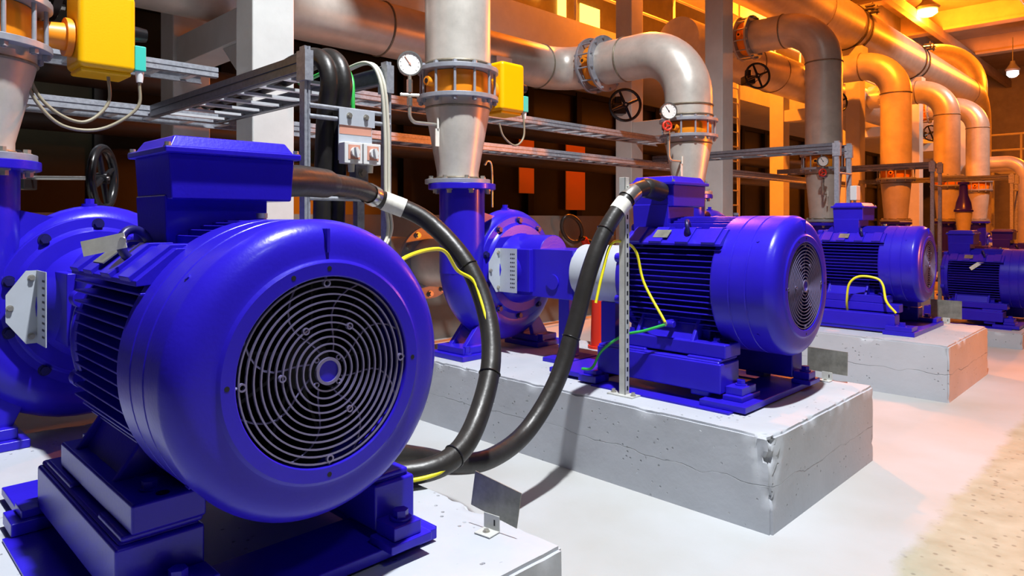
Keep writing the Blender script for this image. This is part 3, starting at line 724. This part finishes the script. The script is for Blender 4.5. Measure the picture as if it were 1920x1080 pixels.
t = thing('gate_valve', 'black flanged valve in the dark at the top left, behind the cable trays', 'valve', (-5.68, 1.35, 3.3))
for yy in (-.22, .16):
    mb = MB(); mb.ring((0, yy, 0), (0, 1, 0), .263, .40, 0, .05, 40); mb.build('flange', 'black', t)
    for k in range(10): 
        a = k*PI/5; screw_part((.345*math.cos(a), yy+.05, .345*math.sin(a)), (0, 1, 0), .022, .04, 'zinc', t)
mb = MB(); mb.ring((0, -.17, 0), (0, 1, 0), .263, .31, 0, .33, 40); mb.cyl((0, 0, .3), (0, 0, .62), .07, seg=16); mb.build('valve_body', 'black', t)
# ------------------------------------------------------------------ gauges
def gauge(label, c, face, foot, r=.085, red=False, cock=True):
    t = thing('pressure_gauge', label, 'pressure gauge', c)
    f = Vector(face).normalized(); u, v, w = basis(f)
    mb = MB(); mb.lathe([(-.05, 0), (-.05, r*.97), (-.01, r), (.004, r*1.06), (.012, r*1.06), (.012, r*.93), (.002, r*.93)], (0, 0, 0), f, 40); mb.build('case', 'steel', t)
    mb = MB(); mb.cyl(f*-.002, f*.003, r*.93, seg=36); d = mb.build('dial', 'dial', t)
    mb = MB()
    for k in range(11):
        a = math.radians(225-27*k); e = u*math.cos(a)+v*math.sin(a)
        mb.tube([f*.0035+e*r*.72, f*.0035+e*r*.84], .0016, 4)
    mb.build('scale_marks', 'black', d)
    a = math.radians(125); e = u*math.cos(a)+v*math.sin(a)
    mb = MB(); mb.tube([f*.006-e*r*.18, f*.006+e*r*.72], .0032, 6); mb.cyl(f*.003, f*.009, r*.08, seg=12); mb.build('needle', 'copperish' if not red else 'black', d)
    ft = Vector(foot)-Vector(c)
    mb = MB(); mb.tube(fillet([(0, 0, -r), (0, 0, ft.z), tuple(ft)], .06, 8), .014, 10); mb.build('siphon_tube', 'zinc', t)
    mb = MB(); mb.cyl((0, 0, -r-.12), (0, 0, -r-.03), .022, seg=6); mb.cyl((0, 0, -r-.22), (0, 0, -r-.16), .02, seg=8); mb.cyl((-.03, -.06, -r-.14), (.03, .06, -r-.14), .014, seg=8); mb.build('shut_off_cock', 'steel', t)
    e = ft*1.0
    mb = MB(); mb.cyl(e+Vector((.02, -.02, .05)), e+Vector((.02, -.02, -.03)), .008, seg=8); mb.box(e.x+.012, e.x+.018, e.y-.04, e.y-.005, e.z-.16, e.z-.03); mb.build('paper_tag', 'paper', t)
    if red:
        mb = MB(); c2 = Vector((.02, -.06, -.16)); mb.torus(c2, f, .045, .011, 28, 8); mb.cyl(c2-f*.04, c2+f*.01, .014, seg=10)
        for k in range(3):
            aa = k*2*PI/3; mb.cyl(c2, c2+(u*math.cos(aa)+v*math.sin(aa))*.045, .007, seg=6)
        mb.build('red_wheel', 'red', t)
    return t
gauge('round pressure gauge on a bent tube left of the orange valve', (-4.0, 3.0, 2.62), (.8, -.45, 0), (-3.97, 3.24, 2.2))
gauge('round pressure gauge with a small red wheel, under the largest bend', (-3.88, 6.24, 2.63), (.75, -.55, 0), (-3.86, 6.46, 2.12), .085, True)
gauge('small pressure gauge with red wheel on the leg of the second bend', (-3.60, 9.68, 2.30), (.6, -.7, 0), (-3.62, 9.88, 1.85), .07, True)

# ------------------------------------------------------------------ cable ladders
def ladder(label, p0, p1, side, w, pitch=.25, m='galv', z_rail=.075):
    """horizontal cable ladder from p0 to p1, second rail offset by side*w"""
    p0, p1 = Vector(p0), Vector(p1); L = (p1-p0).length; d = (p1-p0)/L
    ang = math.atan2(d.y, d.x)
    t = thing('cable_ladder', label, 'cable tray', p0, ang)
    s = 1 if Vector((-d.y, d.x, 0)).dot(Vector(side)) > 0 else -1
    for yy in (0, s*w):
        inn = s if yy == 0 else -s
        mb = MB(); h = z_rail
        mb.box(0, L, yy-.006, yy+.006, 0, h)
        mb.box(0, L, yy, yy+inn*.03, h-.008, h); mb.box(0, L, yy, yy+inn*.03, 0, .008)
        mb.box(0, L, yy-inn*.014, yy-inn*.004, h*.56, h-.004); mb.box(0, L, yy-inn*.014, yy-inn*.004, .004, h*.44)
        mb.build('side_rail', m, t)
    n = min(98, int(L/pitch))
    for k in range(n):
        x = pitch*(k+.5)
        mb = MB(); mb.box(x-.022, x+.022, 0, s*w, .012, .028); mb.build('rung', 'bright', t)
    return t
ladder('upper galvanised cable tray at the left, behind the yellow actuator', (-5.05, -1.2, 2.53), (-5.05, 2.06, 2.53), (-1, 0, 0), .32, m='galv')
ladder('upper rusty-lit cable tray running behind the riser to the largest bend', (-5.05, 3.0, 2.53), (-5.05, 8.3, 2.53), (-1, 0, 0), .32)
ladder('lower cable tray running the whole length behind the pumps', (-5.05, -1.2, 2.20), (-5.05, 16, 2.20), (-1, 0, 0), .32)
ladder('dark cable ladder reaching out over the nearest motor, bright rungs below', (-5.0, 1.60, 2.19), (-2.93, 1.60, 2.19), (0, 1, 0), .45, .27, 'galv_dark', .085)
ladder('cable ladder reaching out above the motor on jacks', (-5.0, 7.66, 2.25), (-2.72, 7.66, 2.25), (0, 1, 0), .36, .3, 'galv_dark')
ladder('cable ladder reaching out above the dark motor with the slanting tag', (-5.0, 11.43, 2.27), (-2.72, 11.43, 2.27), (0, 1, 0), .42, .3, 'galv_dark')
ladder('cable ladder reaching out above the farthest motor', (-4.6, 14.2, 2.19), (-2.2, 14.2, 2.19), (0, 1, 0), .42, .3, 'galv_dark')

def stand(label, x, y0, y1, top, z0a=0.0, z0b=0.0, rods=(2.0, 1.95)):
    t = thing('tray_stand', label, 'cable tray stand', (x, y0, 0))
    w = y1-y0
    for yy, zb in ((0, z0a), (w, z0b)):
        mb = MB(); mb.box(-.022, .020, yy-.024, yy+.006, zb, top); mb.box(.019, .025, yy-.024, yy-.013, zb, top); mb.box(.019, .025, yy-.005, yy+.006, zb, top)
        mb.box(-.04, .04, yy-.03, yy+.012, top-.16, top-.02)
        mb.box(-.06, .06, yy-.05, yy+.05, zb, zb+.008)
        mb.build('upright', 'galv', t)
    for z in rods:
        mb = MB(); mb.cyl((.02, 0, z), (.02, w, z), .011, seg=10); mb.build('cross_rod', 'galv', t)
    return t
stand('galvanised stand with two uprights holding the ladder over the nearest motor', -2.92, 1.60, 2.05, 2.30, rods=(2.03, 1.98, 1.60))
stand('two grey uprights at the end of the ladder above the motor on jacks', -2.70, 7.66, 8.02, 2.34, rods=(2.0,))
stand('two grey uprights at the end of the ladder above the dark motor', -2.70, 11.43, 11.85, 2.36, rods=(2.0,))
stand('grey uprights at the end of the ladder above the farthest motor', -2.18, 14.2, 14.62, 2.28, rods=(2.0,))

# switch panel hung on the first stand
t = thing('switch_panel', 'small panel with two white rotary switches hung between the uprights', 'switch panel', (-2.89, 1.785, 1.715), scale=.85)
mb = MB(); mb.box(.0, .006, -.045, .175, .08, .36); mb.box(.0, .012, -.045, .19, .28, .37); mb.build('mounting_plate', 'grey_guard', t)
mb = MB(); mb.box(.0062, .0075, -.04, .17, .23, .285); mb.build('warning_strip', 'copperish', t)
for k, yy in enumerate((-.045, .078)):
    mb = MB(); mb.box(.006, .07, yy, yy+.115, .06, .18); sb = mb.build('switch_box', 'white', t, bevel=.005)
    mb = MB(); mb.box(.07, .0725, yy+.022, yy+.098, .085, .165); mb.build('face_label', 'copperish', sb)
    mb = MB(); mb.cyl((.072, yy+.06, .125), (.09, yy+.06, .125), .026, seg=20); m = Matrix.Translation((.095, yy+.06, .125)) @ Matrix.Rotation(.2, 4, 'X'); mb.box(-.01, .012, -.008, .008, -.032, .025, m); mb.build('rotary_knob', 'white', sb)
    mb = MB(); mb.cyl((.04, yy+.06, .06), (.04, yy+.06, .015), .02, .017, 12); mb.build('cable_gland', 'wire_cream', sb)
for yy in (.02, .13): screw_part((.012, yy, .335), (1, 0, 0), .013, .015, 'zinc', t)

# ------------------------------------------------------------------ cables
def cable(name, label, pts, r, m='rubber', seg=14, n=9, cat='cable', group=None):
    base = Vector(pts[0]); path = [p-base for p in spline(pts, n)]
    mb = MB(); mb.tube(path, r, seg); o = mb.build(name, m, ang=70); o.location = base
    tag(o, label, cat, group); return o
C1 = [(-2.27, 1.12, 1.635), (-2.40, 1.32, 1.645), (-2.75, 1.76, 1.645), (-2.88, 1.97, 1.605), (-2.76, 2.17, 1.50), (-2.55, 2.25, 1.295), (-2.40, 2.25, 1.07), (-2.27, 2.16, .855), (-2.18, 2.0, .66), (-2.12, 1.83, .555), (-2.14, 1.66, .52), (-2.3, 1.46, .52), (-2.5, 1.34, .52)]
C2 = [(-2.36, 3.70, 1.675), (-2.36, 3.52, 1.69), (-2.365, 3.37, 1.635), (-2.40, 3.21, 1.46), (-2.42, 3.08, 1.235), (-2.45, 2.96, .883), (-2.45, 2.81, .613), (-2.45, 2.58, .405), (-2.42, 2.30, .345), (-2.40, 2.05, .385), (-2.39, 1.86, .46), (-2.42, 1.66, .517), (-2.52, 1.42, .52)]
def power_cable(label, pts, ties, lab, glandlen, r=.046):
    base = Vector(pts[0]); t = thing('power_cable', label, 'cable', base)
    path = [p-base for p in spline(pts, 9)]
    mb = MB(); mb.tube(path, r, 18); mb.build('sheath', 'rubber', t, ang=70)
    k = int(glandlen); mb = MB(); mb.tube(path[:k], [r*1.28 if i < k-1 else r*1.02 for i in range(k)], 18); mb.build('heat_shrink_boot', 'rubber', t)
    for i in ties:
        mb = MB(); mb.torus(path[i], path[i+1]-path[i-1], r*1.03, .0035, 28, 6); mb.build('cable_tie', 'black', t)
    a, b = lab; mb = MB(); mb.tube(path[a:b], r*1.05, 18, caps=False); mb.build('marker_sleeve', 'paper', t)
    return t
power_cable('thick black cable arching from the largest motor through a clamp', C1, (46, 65, 82), (28, 33), 14)
power_cable('thick black cable from the second motor, clamped to the perforated post', C2, (28, 46), (20, 24), 10, .048)
def offset_curve(pts, i0, i1, off): 
    P = spline(pts, 9); return [P[i]+Vector(off) for i in range(i0, i1, 4)]
cable('earth_wire', 'yellow-green earth wire looping off the largest motor onto its thick cable', [(-1.95, 1.33, 1.30), (-2.1, 1.56, 1.36), (-2.3, 1.85, 1.375), (-2.42, 2.02, 1.35), (-2.48, 2.14, 1.26)] + [tuple(p) for p in offset_curve(C1, 48, 100, (.034, -.038, -.012))], .0085, 'wire_yellow', 8, 6)
cable('earth_wire', 'yellow-green earth wire draped over the grey coupling guard to a lug', [(-2.40, 3.10, 1.03), (-2.39, 3.15, 1.20), (-2.38, 3.22, 1.36), (-2.42, 3.42, 1.36), (-2.40, 3.50, 1.30), (-2.36, 3.52, 1.12), (-2.22, 3.50, .93), (-2.20, 3.50, .90)], .0085, 'wire_yellow', 8, 8)
cable('earth_wire', 'green-yellow earth wire from the lug down to the base frame of the second motor', [(-2.20, 3.50, .885), (-2.32, 3.45, .84), (-2.45, 3.43, .80), (-2.60, 3.42, .69), (-2.66, 3.40, .58), (-2.74, 3.40, .56)], .0085, 'wire_green', 8, 8)
cable('earth_wire', 'yellow earth wire on the base frame with jack screws', [(-2.35, 6.93, .62), (-2.33, 6.86, .75), (-2.30, 6.84, .90), (-2.22, 6.86, .97), (-2.08, 6.88, .96), (-2.02, 6.87, .90), (-1.98, 6.83, .76), (-1.90, 6.83, .66)], .011, 'wire_yellow', 8, 8)
t = thing('earth_lug', 'blue earthing lug bracket at the foot of the second motor', 'earthing lug', (-2.20, 3.52, .89))
mb = MB(); mb.cyl((-.05, 0, 0), (.05, 0, 0), .02, seg=12); mb.box(-.012, .012, 0, .12, -.02, .02); mb.build('bracket', 'blue', t, bevel=.004)
mb = MB(); mb.cyl((0, -.024, 0), (0, .0, 0), .015, seg=6); mb.build('bolt', 'zinc', t)
# black cables over the end of the first ladder
for k, (yy, lab) in enumerate(((1.725, 'black cable bending over the ladder end, nearer the front upright'), (1.80, 'black cable bending over the ladder end, nearer the switch panel'))):
    cable('tray_cable', lab, [(-4.6, yy, 2.265), (-3.6, yy, 2.265), (-3.25, yy, 2.30+.01*k), (-3.03, yy, 2.29+.01*k), (-2.93, yy, 2.17), (-2.97, yy, 1.95), (-3.0, yy, 1.4), (-3.0, yy, .5), (-3.0, yy, .045)], .044, 'rubber', 14, 8)
cable('green_wire', 'green and yellow wire hanging down beside the switch panel', [(-3.6, 1.93, 2.27), (-3.2, 1.93, 2.30), (-3.02, 1.90, 2.22), (-2.97, 1.88, 2.05), (-2.97, 1.89, 1.7), (-2.95, 1.92, 1.50), (-2.95, 1.90, 1.2)], .011, 'wire_green', 8, 8)
for k in range(2):
    cable('cream_wire', ('cream wire tied down the far upright, inner of the pair', 'cream wire tied down the far upright, outer of the pair')[k], [(-3.3, 1.97+.02*k, 2.28), (-3.0, 1.97+.02*k, 2.30), (-2.90, 1.99+.02*k, 2.20), (-2.885, 2.01+.02*k, 1.95), (-2.885, 2.015+.02*k, 1.6), (-2.885, 2.03+.02*k, 1.45), (-2.87, 1.98, 1.37-.015*k), (-2.87, 1.88, 1.42-.015*k)], .009, 'wire_cream', 8, 8)
# cables of the yellow actuator
cable('actuator_cable', 'olive cable looping under the yellow actuator from its teal switch', [(-3.91, 1.19, 2.215), (-3.92, 1.18, 2.08), (-3.93, 1.02, 1.96), (-3.93, .85, 1.96), (-3.93, .74, 2.07), (-3.93, .70, 2.20), (-3.95, .73, 2.38)], .0085, 'wire_olive', 8, 8)
cable('actuator_cable', 'olive cable looping under the yellow actuator from its middle', [(-3.97, 1.06, 2.25), (-3.97, 1.06, 2.10), (-3.95, .95, 1.99), (-3.95, .82, 2.03), (-3.95, .73, 2.15), (-3.95, .715, 2.34)], .0085, 'wire_olive', 8, 8)
cable('actuator_cable', 'small brown cable loop hanging behind the narrow yellow actuator', [(-3.9, 4.08, 2.36), (-3.9, 4.08, 2.18), (-3.9, 3.98, 2.10), (-3.9, 3.85, 2.16), (-3.9, 3.80, 2.26)], .008, 'wire_olive', 8, 8)

# clamp strut for the first cable, perforated post for the second
t = thing('clamp_strut', 'slotted grey strut with a saddle clamp holding the arching cable', 'strut', (-2.95, 1.90, 0))
mb = MB(); mb.box(-.02, .02, -.02, .02, 0, 1.70); mb.box(-.03, .03, -.035, .035, 1.66, 1.78); mb.build('strut', 'galv', t)
mb = MB(); mb.tube([p-Vector((-2.95, 1.90, 0)) for p in spline(C1, 9)[23:27]], .052, 18, caps=False); mb.build('saddle_clamp', 'steel', t)
screw_part((.03, 0, 1.73), (1, 0, 0), .016, .02, 'zinc', t)
t = thing('perforated_post', 'slotted pale grey post standing on the chipped plinth', 'post', (-2.39, 3.36, PH))
mb = MB(); mb.box(-.022, .022, -.022, -.016, 0, 1.285); mb.box(.016, .022, -.022, .022, 0, 1.285); mb.box(-.022, .022, .016, .022, 0, 1.285); mb.build('channel', 'zinc_post', t, bevel=.002)
mb = MB()
for k in range(22): mb.box(.0221, .0226, -.006, .008, .03+k*.056, .056+k*.056)
mb.build('slots', 'fan_black', t)
mb = MB(); mb.box(-.09, .09, -.05, .05, 0, .008); b = mb.build('base_plate', 'zinc_post', t)
for x in (-.07, .07): screw_part((x, -.01, .008), (0, 0, 1), .012, .02, 'zinc', b)
mb = MB(); mb.tube([p-Vector((-2.39, 3.36, PH)) for p in spline(C2, 9)[15:20]], .055, 18, caps=False); mb.build('saddle_clamp', 'steel', t)

# ------------------------------------------------------------------ small sign plates and tags
def sign(label, loc, w, h, tilt=0, rz=0):
    t = thing('sign_plate', label, 'sign plate', loc, rz)
    m = Matrix.Rotation(tilt, 4, 'Y')
    mb = MB(); mb.box(-w/2, w/2, -.0015, .0015, .05, .05+h, m); mb.build('plate', 'plate', t)
    mb = MB(); mb.box(-.03, .035, -.004, .0, .004, .055); mb.box(-.03, .035, -.055, 0, .002, .006); b = mb.build('bracket', 'zinc_post', t, bevel=.001)
    screw_part((.0, -.028, .006), (0, 0, 1), .009, .008, 'zinc', b)
    mb = MB(); mb.box(.012, .018, -.0046, -.0039, .02, .04); mb.build('slot', 'fan_black', b)
    return t
sign('blank metal sign plate on a bracket beside the largest motor', (-1.663, 1.585, PH), .195, .12, math.radians(9), math.radians(8))
sign('blank metal sign plate half in shadow, beside the second motor', (-1.68, 4.585, PH), .25, .15, math.radians(1))
sign('blank metal sign plate at the back of the orange-lit plinth', (-1.76, 7.96, PH), .27, .18)
def hang_tag(label, c, rz, tilt, w=.10, h=.045):
    t = thing('hanging_tag', label, 'tag', c, rz)
    m = Matrix.Rotation(tilt, 4, 'Y')
    mb = MB(); mb.box(-w, .008, -.001, .001, -h/2, h/2, m); mb.build('tag_card', 'paper', t)
    mb = MB(); mb.torus((0, 0, 0), (0, 1, .2), .010, .0014, 18, 6); mb.build('tie_wire', 'steel', t)
    return t
hang_tag('beige blank tag wired to the lifting eye of the largest motor', (-2.12, .602, 1.442), math.radians(45), math.radians(-12), .115, .043)
hang_tag('small pale tag slanting down from the lifting eye of the dark motor', (-1.87, 10.22, .362+.62), math.radians(20), math.radians(-38), .16, .045)

# loose bits behind the second pump
t = thing('red_post', 'red tapered post standing behind the coupling guard', 'post', (-3.42, 4.45, PH))
mb = MB(); mb.cyl((0, 0, 0), (0, 0, .62), .065, .045, 24); mb.build('shaft', 'red', t)
mb = MB(); mb.cyl((0, 0, 0), (0, 0, .02), .085, seg=24); mb.build('base', 'red', t)
t = thing('hose_loop', 'black hose loop with a red ferrule behind the coupling guard', 'hose', (-6.60, 7.95, 1.36), scale=1.25)
mb = MB(); pts = []
for k in range(25):
    a = 2*PI*k/24; pts.append((.05*math.sin(a), .20*math.cos(a)*.9, .13*math.sin(a)-.09*math.cos(a)))
mb.tube(pts, .024, 10); mb.build('loop', 'rubber', t)
mb = MB(); mb.tube([(0, .16, -.10), (0, .34, -.16), (0, .5, -.22)], .03, 10); mb.build('tail', 'rubber', t)
mb = MB(); mb.cyl((0, .22, -.12), (0, .28, -.20), .045, seg=14); mb.build('ferrule', 'red', t)
cable('sense_line', 'thin bright tube rising from the second pump', [(-3.98, 3.80, 1.60), (-3.98, 3.80, 1.80), (-3.98, 3.79, 1.94), (-3.98, 3.75, 1.965), (-3.98, 3.72, 1.93)], .008, 'steel', 8, 6, cat='tube')

t = thing('label_plate', 'blank white label plate on the header above the narrow yellow actuator', 'label plate', (-5.39, 5.33, 3.24))
mb = MB(); mb.box(0, .003, -.12, .12, -.05, .05); mb.build('plate', 'white', t)
mb = MB(); mb.box(-.03, 0, -.03, .03, -.16, .0); mb.build('bracket', 'copperish', t)
t = thing('junction_box', 'small white junction box on the stand above the motor on jacks', 'junction box', (-2.66, 7.98, 1.80))
mb = MB(); mb.box(0, .07, -.06, .06, -.09, .07); mb.build('box', 'white', t, bevel=.008)
mb = MB(); mb.cyl((.035, 0, -.15), (.035, 0, -.09), .02, seg=12); mb.build('cable_gland', 'white', t)
t = thing('check_valve', 'small blue valve on a short cone between the far bends', 'valve', (-3.31, 16.35, 0))
mb = MB(); mb.lathe([(0, .09), (1.1, .09), (1.62, .15), (1.66, .15)], (0, 0, 0), (0, 0, 1), 28); mb.build('cone', 'pipe', t)
mb = MB(); mb.lathe([(1.66, 0), (1.66, .17), (1.70, .17), (1.72, .15), (1.85, .13), (2.0, .08), (2.2, .07), (2.22, .10), (2.26, .10), (2.26, 0)], (0, 0, 0), (0, 0, 1), 28); mb.build('valve_body', 'blue', t)
# ------------------------------------------------------------------ background
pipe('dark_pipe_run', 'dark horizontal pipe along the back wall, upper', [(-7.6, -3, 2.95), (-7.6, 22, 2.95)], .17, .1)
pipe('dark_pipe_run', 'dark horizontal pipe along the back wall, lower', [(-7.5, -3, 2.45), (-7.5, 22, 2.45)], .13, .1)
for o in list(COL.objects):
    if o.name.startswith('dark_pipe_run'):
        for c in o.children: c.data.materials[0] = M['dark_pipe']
def lit(label, y0, y1, z0, z1, m='glow_orange', x=-8.95):
    mb = MB(); mb.box(-.02, .0, 0, y1-y0, 0, z1-z0); o = mb.build('glow_panel', m); o.location = (x, y0, z0)
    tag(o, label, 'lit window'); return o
lit('narrow glow panel for orange light in the glazing, low behind the trays, left one', 9.25, 9.65, 2.0, 3.2)  # this panel and the next glow in place of orange light on dark glazing
lit('wide glow panel for orange light in the glazing, low behind the trays, right one', 10.6, 11.2, 1.7, 3.1)
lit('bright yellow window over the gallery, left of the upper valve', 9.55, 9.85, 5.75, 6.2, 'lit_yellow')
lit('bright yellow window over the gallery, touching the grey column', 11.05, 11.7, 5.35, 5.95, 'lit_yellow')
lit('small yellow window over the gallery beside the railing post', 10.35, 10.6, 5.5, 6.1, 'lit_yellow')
# gallery railing
t = thing('gallery_railing', 'orange-lit railing along the upper gallery', 'railing', (-7.15, 4, 4.72))
for z in (.55, 1.05):
    mb = MB(); mb.cyl((0, 0, z), (0, 20, z), .025, seg=10); mb.build('rail', 'column', t)
for k in range(14):
    mb = MB(); mb.cyl((0, k*1.5+.2, 0), (0, k*1.5+.2, 1.05), .025, seg=10); mb.build('rail_post', 'column', t)
# wall ladder
t = thing('wall_ladder', 'narrow vertical ladder behind the tall grey column', 'ladder', (-6.7, 13.0, 0))
for yy in (0, .45):
    mb = MB(); mb.box(-.02, .02, yy-.03, yy+.03, 0, 6.2); mb.build('stile', 'column', t)
for k in range(20):
    mb = MB(); mb.cyl((0, 0, .3+k*.3), (0, .45, .3+k*.3), .014, seg=8); mb.build('rung', 'column', t)
# staircase and platform far right
t = thing('stair_platform', 'pale metal stair and railed platform at the far right', 'staircase', (-3.2, 27, 0))
mb = MB(); mb.box(-1.6, .2, 0, 2.2, 3.1, 3.25); mb.build('platform', 'column', t)
mb = MB(); mb.prism([(.2, 3.25), (.2, 2.85), (3.6, 0), (4.1, 0)], 'y', .0, .06); mb.prism([(.2, 3.25), (.2, 2.85), (3.6, 0), (4.1, 0)], 'y', 1.0, 1.06); mb.build('stringer', 'column', t)
for k in range(11):
    mb = MB(); mb.box(.3+k*.32, .55+k*.32, .06, 1.0, 2.95-k*.27, 2.99-k*.27); mb.build('tread', 'galv', t)
for z in (.5, 1.0):
    mb = MB(); mb.cyl((-1.6, 0, 3.25+z), (.2, 0, 3.25+z), .03, seg=8); mb.cyl((.2, 0, 3.25+z), (3.8, 0, .15+z), .03, seg=8); mb.build('handrail', 'column', t)
for x in (-1.6, -.7, .2):
    mb = MB(); mb.cyl((x, 0, 3.2), (x, 0, 4.25), .03, seg=8); mb.build('rail_post', 'column', t)
for x in (-1.5, .1):
    mb = MB(); mb.box(x-.06, x+.06, .1, .22, 0, 3.1); mb.build('platform_leg', 'column', t)
pipe('riser_pipe', 'orange-lit riser pipe beyond the stair platform', [(-3.9, 34, 0), (-3.9, 34, 8.5)], .42, .1)
pipe('far_pipe', 'pale bent pipe with a white end, far end of the row, left', [(-3.3, 23.2, 0), (-3.3, 23.2, 3.1), (-4.5, 23.2, 3.1)], .17, .4)
pipe('far_pipe', 'wrapped bent pipe at the far end of the row, right', [(-3.1, 25.2, 0), (-3.1, 25.2, 3.1), (-4.5, 25.2, 3.1)], .17, .4)
# ceiling pipes
pipe('ceiling_pipe', 'slim service pipe under the ceiling, far right', [(-1.5, 16, 8.3), (-1.5, 46, 8.3)], .12, .1)
pipe('ceiling_pipe', 'slim ceiling pipe next to the white lamp', [(-3.9, 16, 8.6), (-3.9, 46, 8.6)], .10, .1)

# lamps
def lamp(label, loc, m, r=.22):
    t = thing('ceiling_lamp', label, 'lamp', loc)
    mb = MB(); mb.lathe([(0, 0), (0, r), (.08, r*1.15), (.30, r*.5), (.45, r*.35), (.45, 0)], (0, 0, .12), (0, 0, 1), 28); mb.build('housing', 'galv_dark', t)
    mb = MB(); mb.lathe([(-.16, 0), (-.12, r*.55), (-.02, r*.92), (.10, r*.9), (.10, 0)], (0, 0, 0), (0, 0, 1), 28); mb.build('bulb', m, t)
    mb = MB(); mb.cyl((0, 0, .55), (0, 0, 1.6), .02, seg=8); mb.build('hanger', 'galv_dark', t)
    return t
lamp('glowing orange sodium lamp under the ceiling', (-7.1, 29.3, 9.25), 'sodium', .38)
lamp('glaring white lamp at the upper right edge', (-5.6, 36.7, 7.85), 'lamp_white', .24)

def point(name, loc, power, color, r=.15):
    l = bpy.data.lights.new(name, 'POINT'); l.energy = power; l.color = color; l.shadow_soft_size = r
    o = bpy.data.objects.new(name, l); COL.objects.link(o); o.location = loc; return o
NA = (1.0, .205, .008)
def spot(name, loc, target, power, color, angle, blend, r=.15):
    l = bpy.data.lights.new(name, 'SPOT'); l.energy = power; l.color = color; l.shadow_soft_size = r
    l.spot_size = math.radians(angle); l.spot_blend = blend
    o = bpy.data.objects.new(name, l); COL.objects.link(o); o.location = loc
    o.rotation_euler = (Vector(target)-Vector(loc)).to_track_quat('-Z', 'Y').to_euler(); return o
spot('key_lamp', (-.5, 1.7, 8.8), (-2.0, 2.4, 0), 6100, (.96, .98, 1.0), 111, .85, .14)
spot('front_fill', (5.0, 1.0, 8.5), (-1.8, 1.2, .5), 460, (.84, .91, 1.0), 56, .6, .5)  # added fill, brightens faces turned to the aisle
point('sodium_back', (-6.95, 10.3, 6.7), 3000, NA, .12)
point('sodium_back_far', (-6.9, 16.8, 6.7), 2000, NA, .15)
point('sodium_lamp_light', (-7.1, 29.3, 8.9), 7000, NA, .2)
spot('sodium_aisle', (6.0, 13.0, 2.2), (-1.7, 7.6, .75), 4200, NA, 32, .7, .3)
spot('orange_row_fill', (-1.2, 9.0, 9.0), (-4.2, 18.5, 2.5), 9000, NA, 66, .6, .2)  # added orange fill, cone kept to the far bends
spot('white_main_fill', (1.5, 17.0, 9.0), (-4.9, 19.5, 5.0), 2200, (1, .97, .92), 60, .6, .2)  # added white fill for the overhead main, set apart from the white lamp
point('sodium_aisle_far', (-1.0, 31.0, 8.0), 4500, NA, .3)
point('white_lamp_light', (-5.6, 36.6, 7.5), 120, (1, 1, 1), .2)

w = bpy.data.worlds.new('world'); S.world = w; w.use_nodes = True
w.node_tree.nodes['Background'].inputs[0].default_value = (.55, .62, .78, 1)
w.node_tree.nodes['Background'].inputs[1].default_value = .012

GROUPS = {'electric_motor': 'electric motors in the row', 'motor_base_frame': 'base frames under the motors', 'centrifugal_pump': 'blue pumps in the row', 'concrete_plinth': 'concrete plinths along the row',
          'reducer_pipe': 'reducer cones above the pumps', 'butterfly_valve': 'flanged valves on the pipes', 'discharge_pipe': 'bent discharge pipes', 'riser_pipe': 'vertical riser pipes', 'stub_pipe': 'stubs to the overhead header',
          'gear_handwheel': 'black handwheels', 'pressure_gauge': 'pressure gauges', 'cable_ladder': 'cable ladders and trays', 'tray_stand': 'stands at the ladder ends', 'sign_plate': 'metal sign plates on the plinths',
          'power_cable': 'thick motor cables', 'earth_wire': 'earth wires', 'tray_cable': 'black cables over the ladder end', 'cream_wire': 'cream wires on the upright', 'actuator_cable': 'cables under the actuators',
          'glow_panel': 'lit windows in the back wall', 'ceiling_lamp': 'lamps under the ceiling', 'pipe_clamp': 'clamps on the overhead main', 'dark_pipe_run': 'dark pipes along the back wall', 'coupling_guard': 'coupling guards',
          'suction_pipe': 'suction pipes', 'hanging_tag': 'tags on lifting eyes', 'header_pipe': 'header pipes', 'far_pipe': 'bent pipes at the far end', 'ceiling_pipe': 'service pipes under the ceiling'}
for o in list(COL.objects):
    st = o.name.split('.')[0]
    if o.parent is None and st in GROUPS and 'label' in o: o['group'] = GROUPS[st]

S.view_settings.view_transform = 'Standard'; S.view_settings.look = 'None'
S.view_settings.exposure = -.12; S.view_settings.gamma = 1; S.view_settings.use_curve_mapping = False
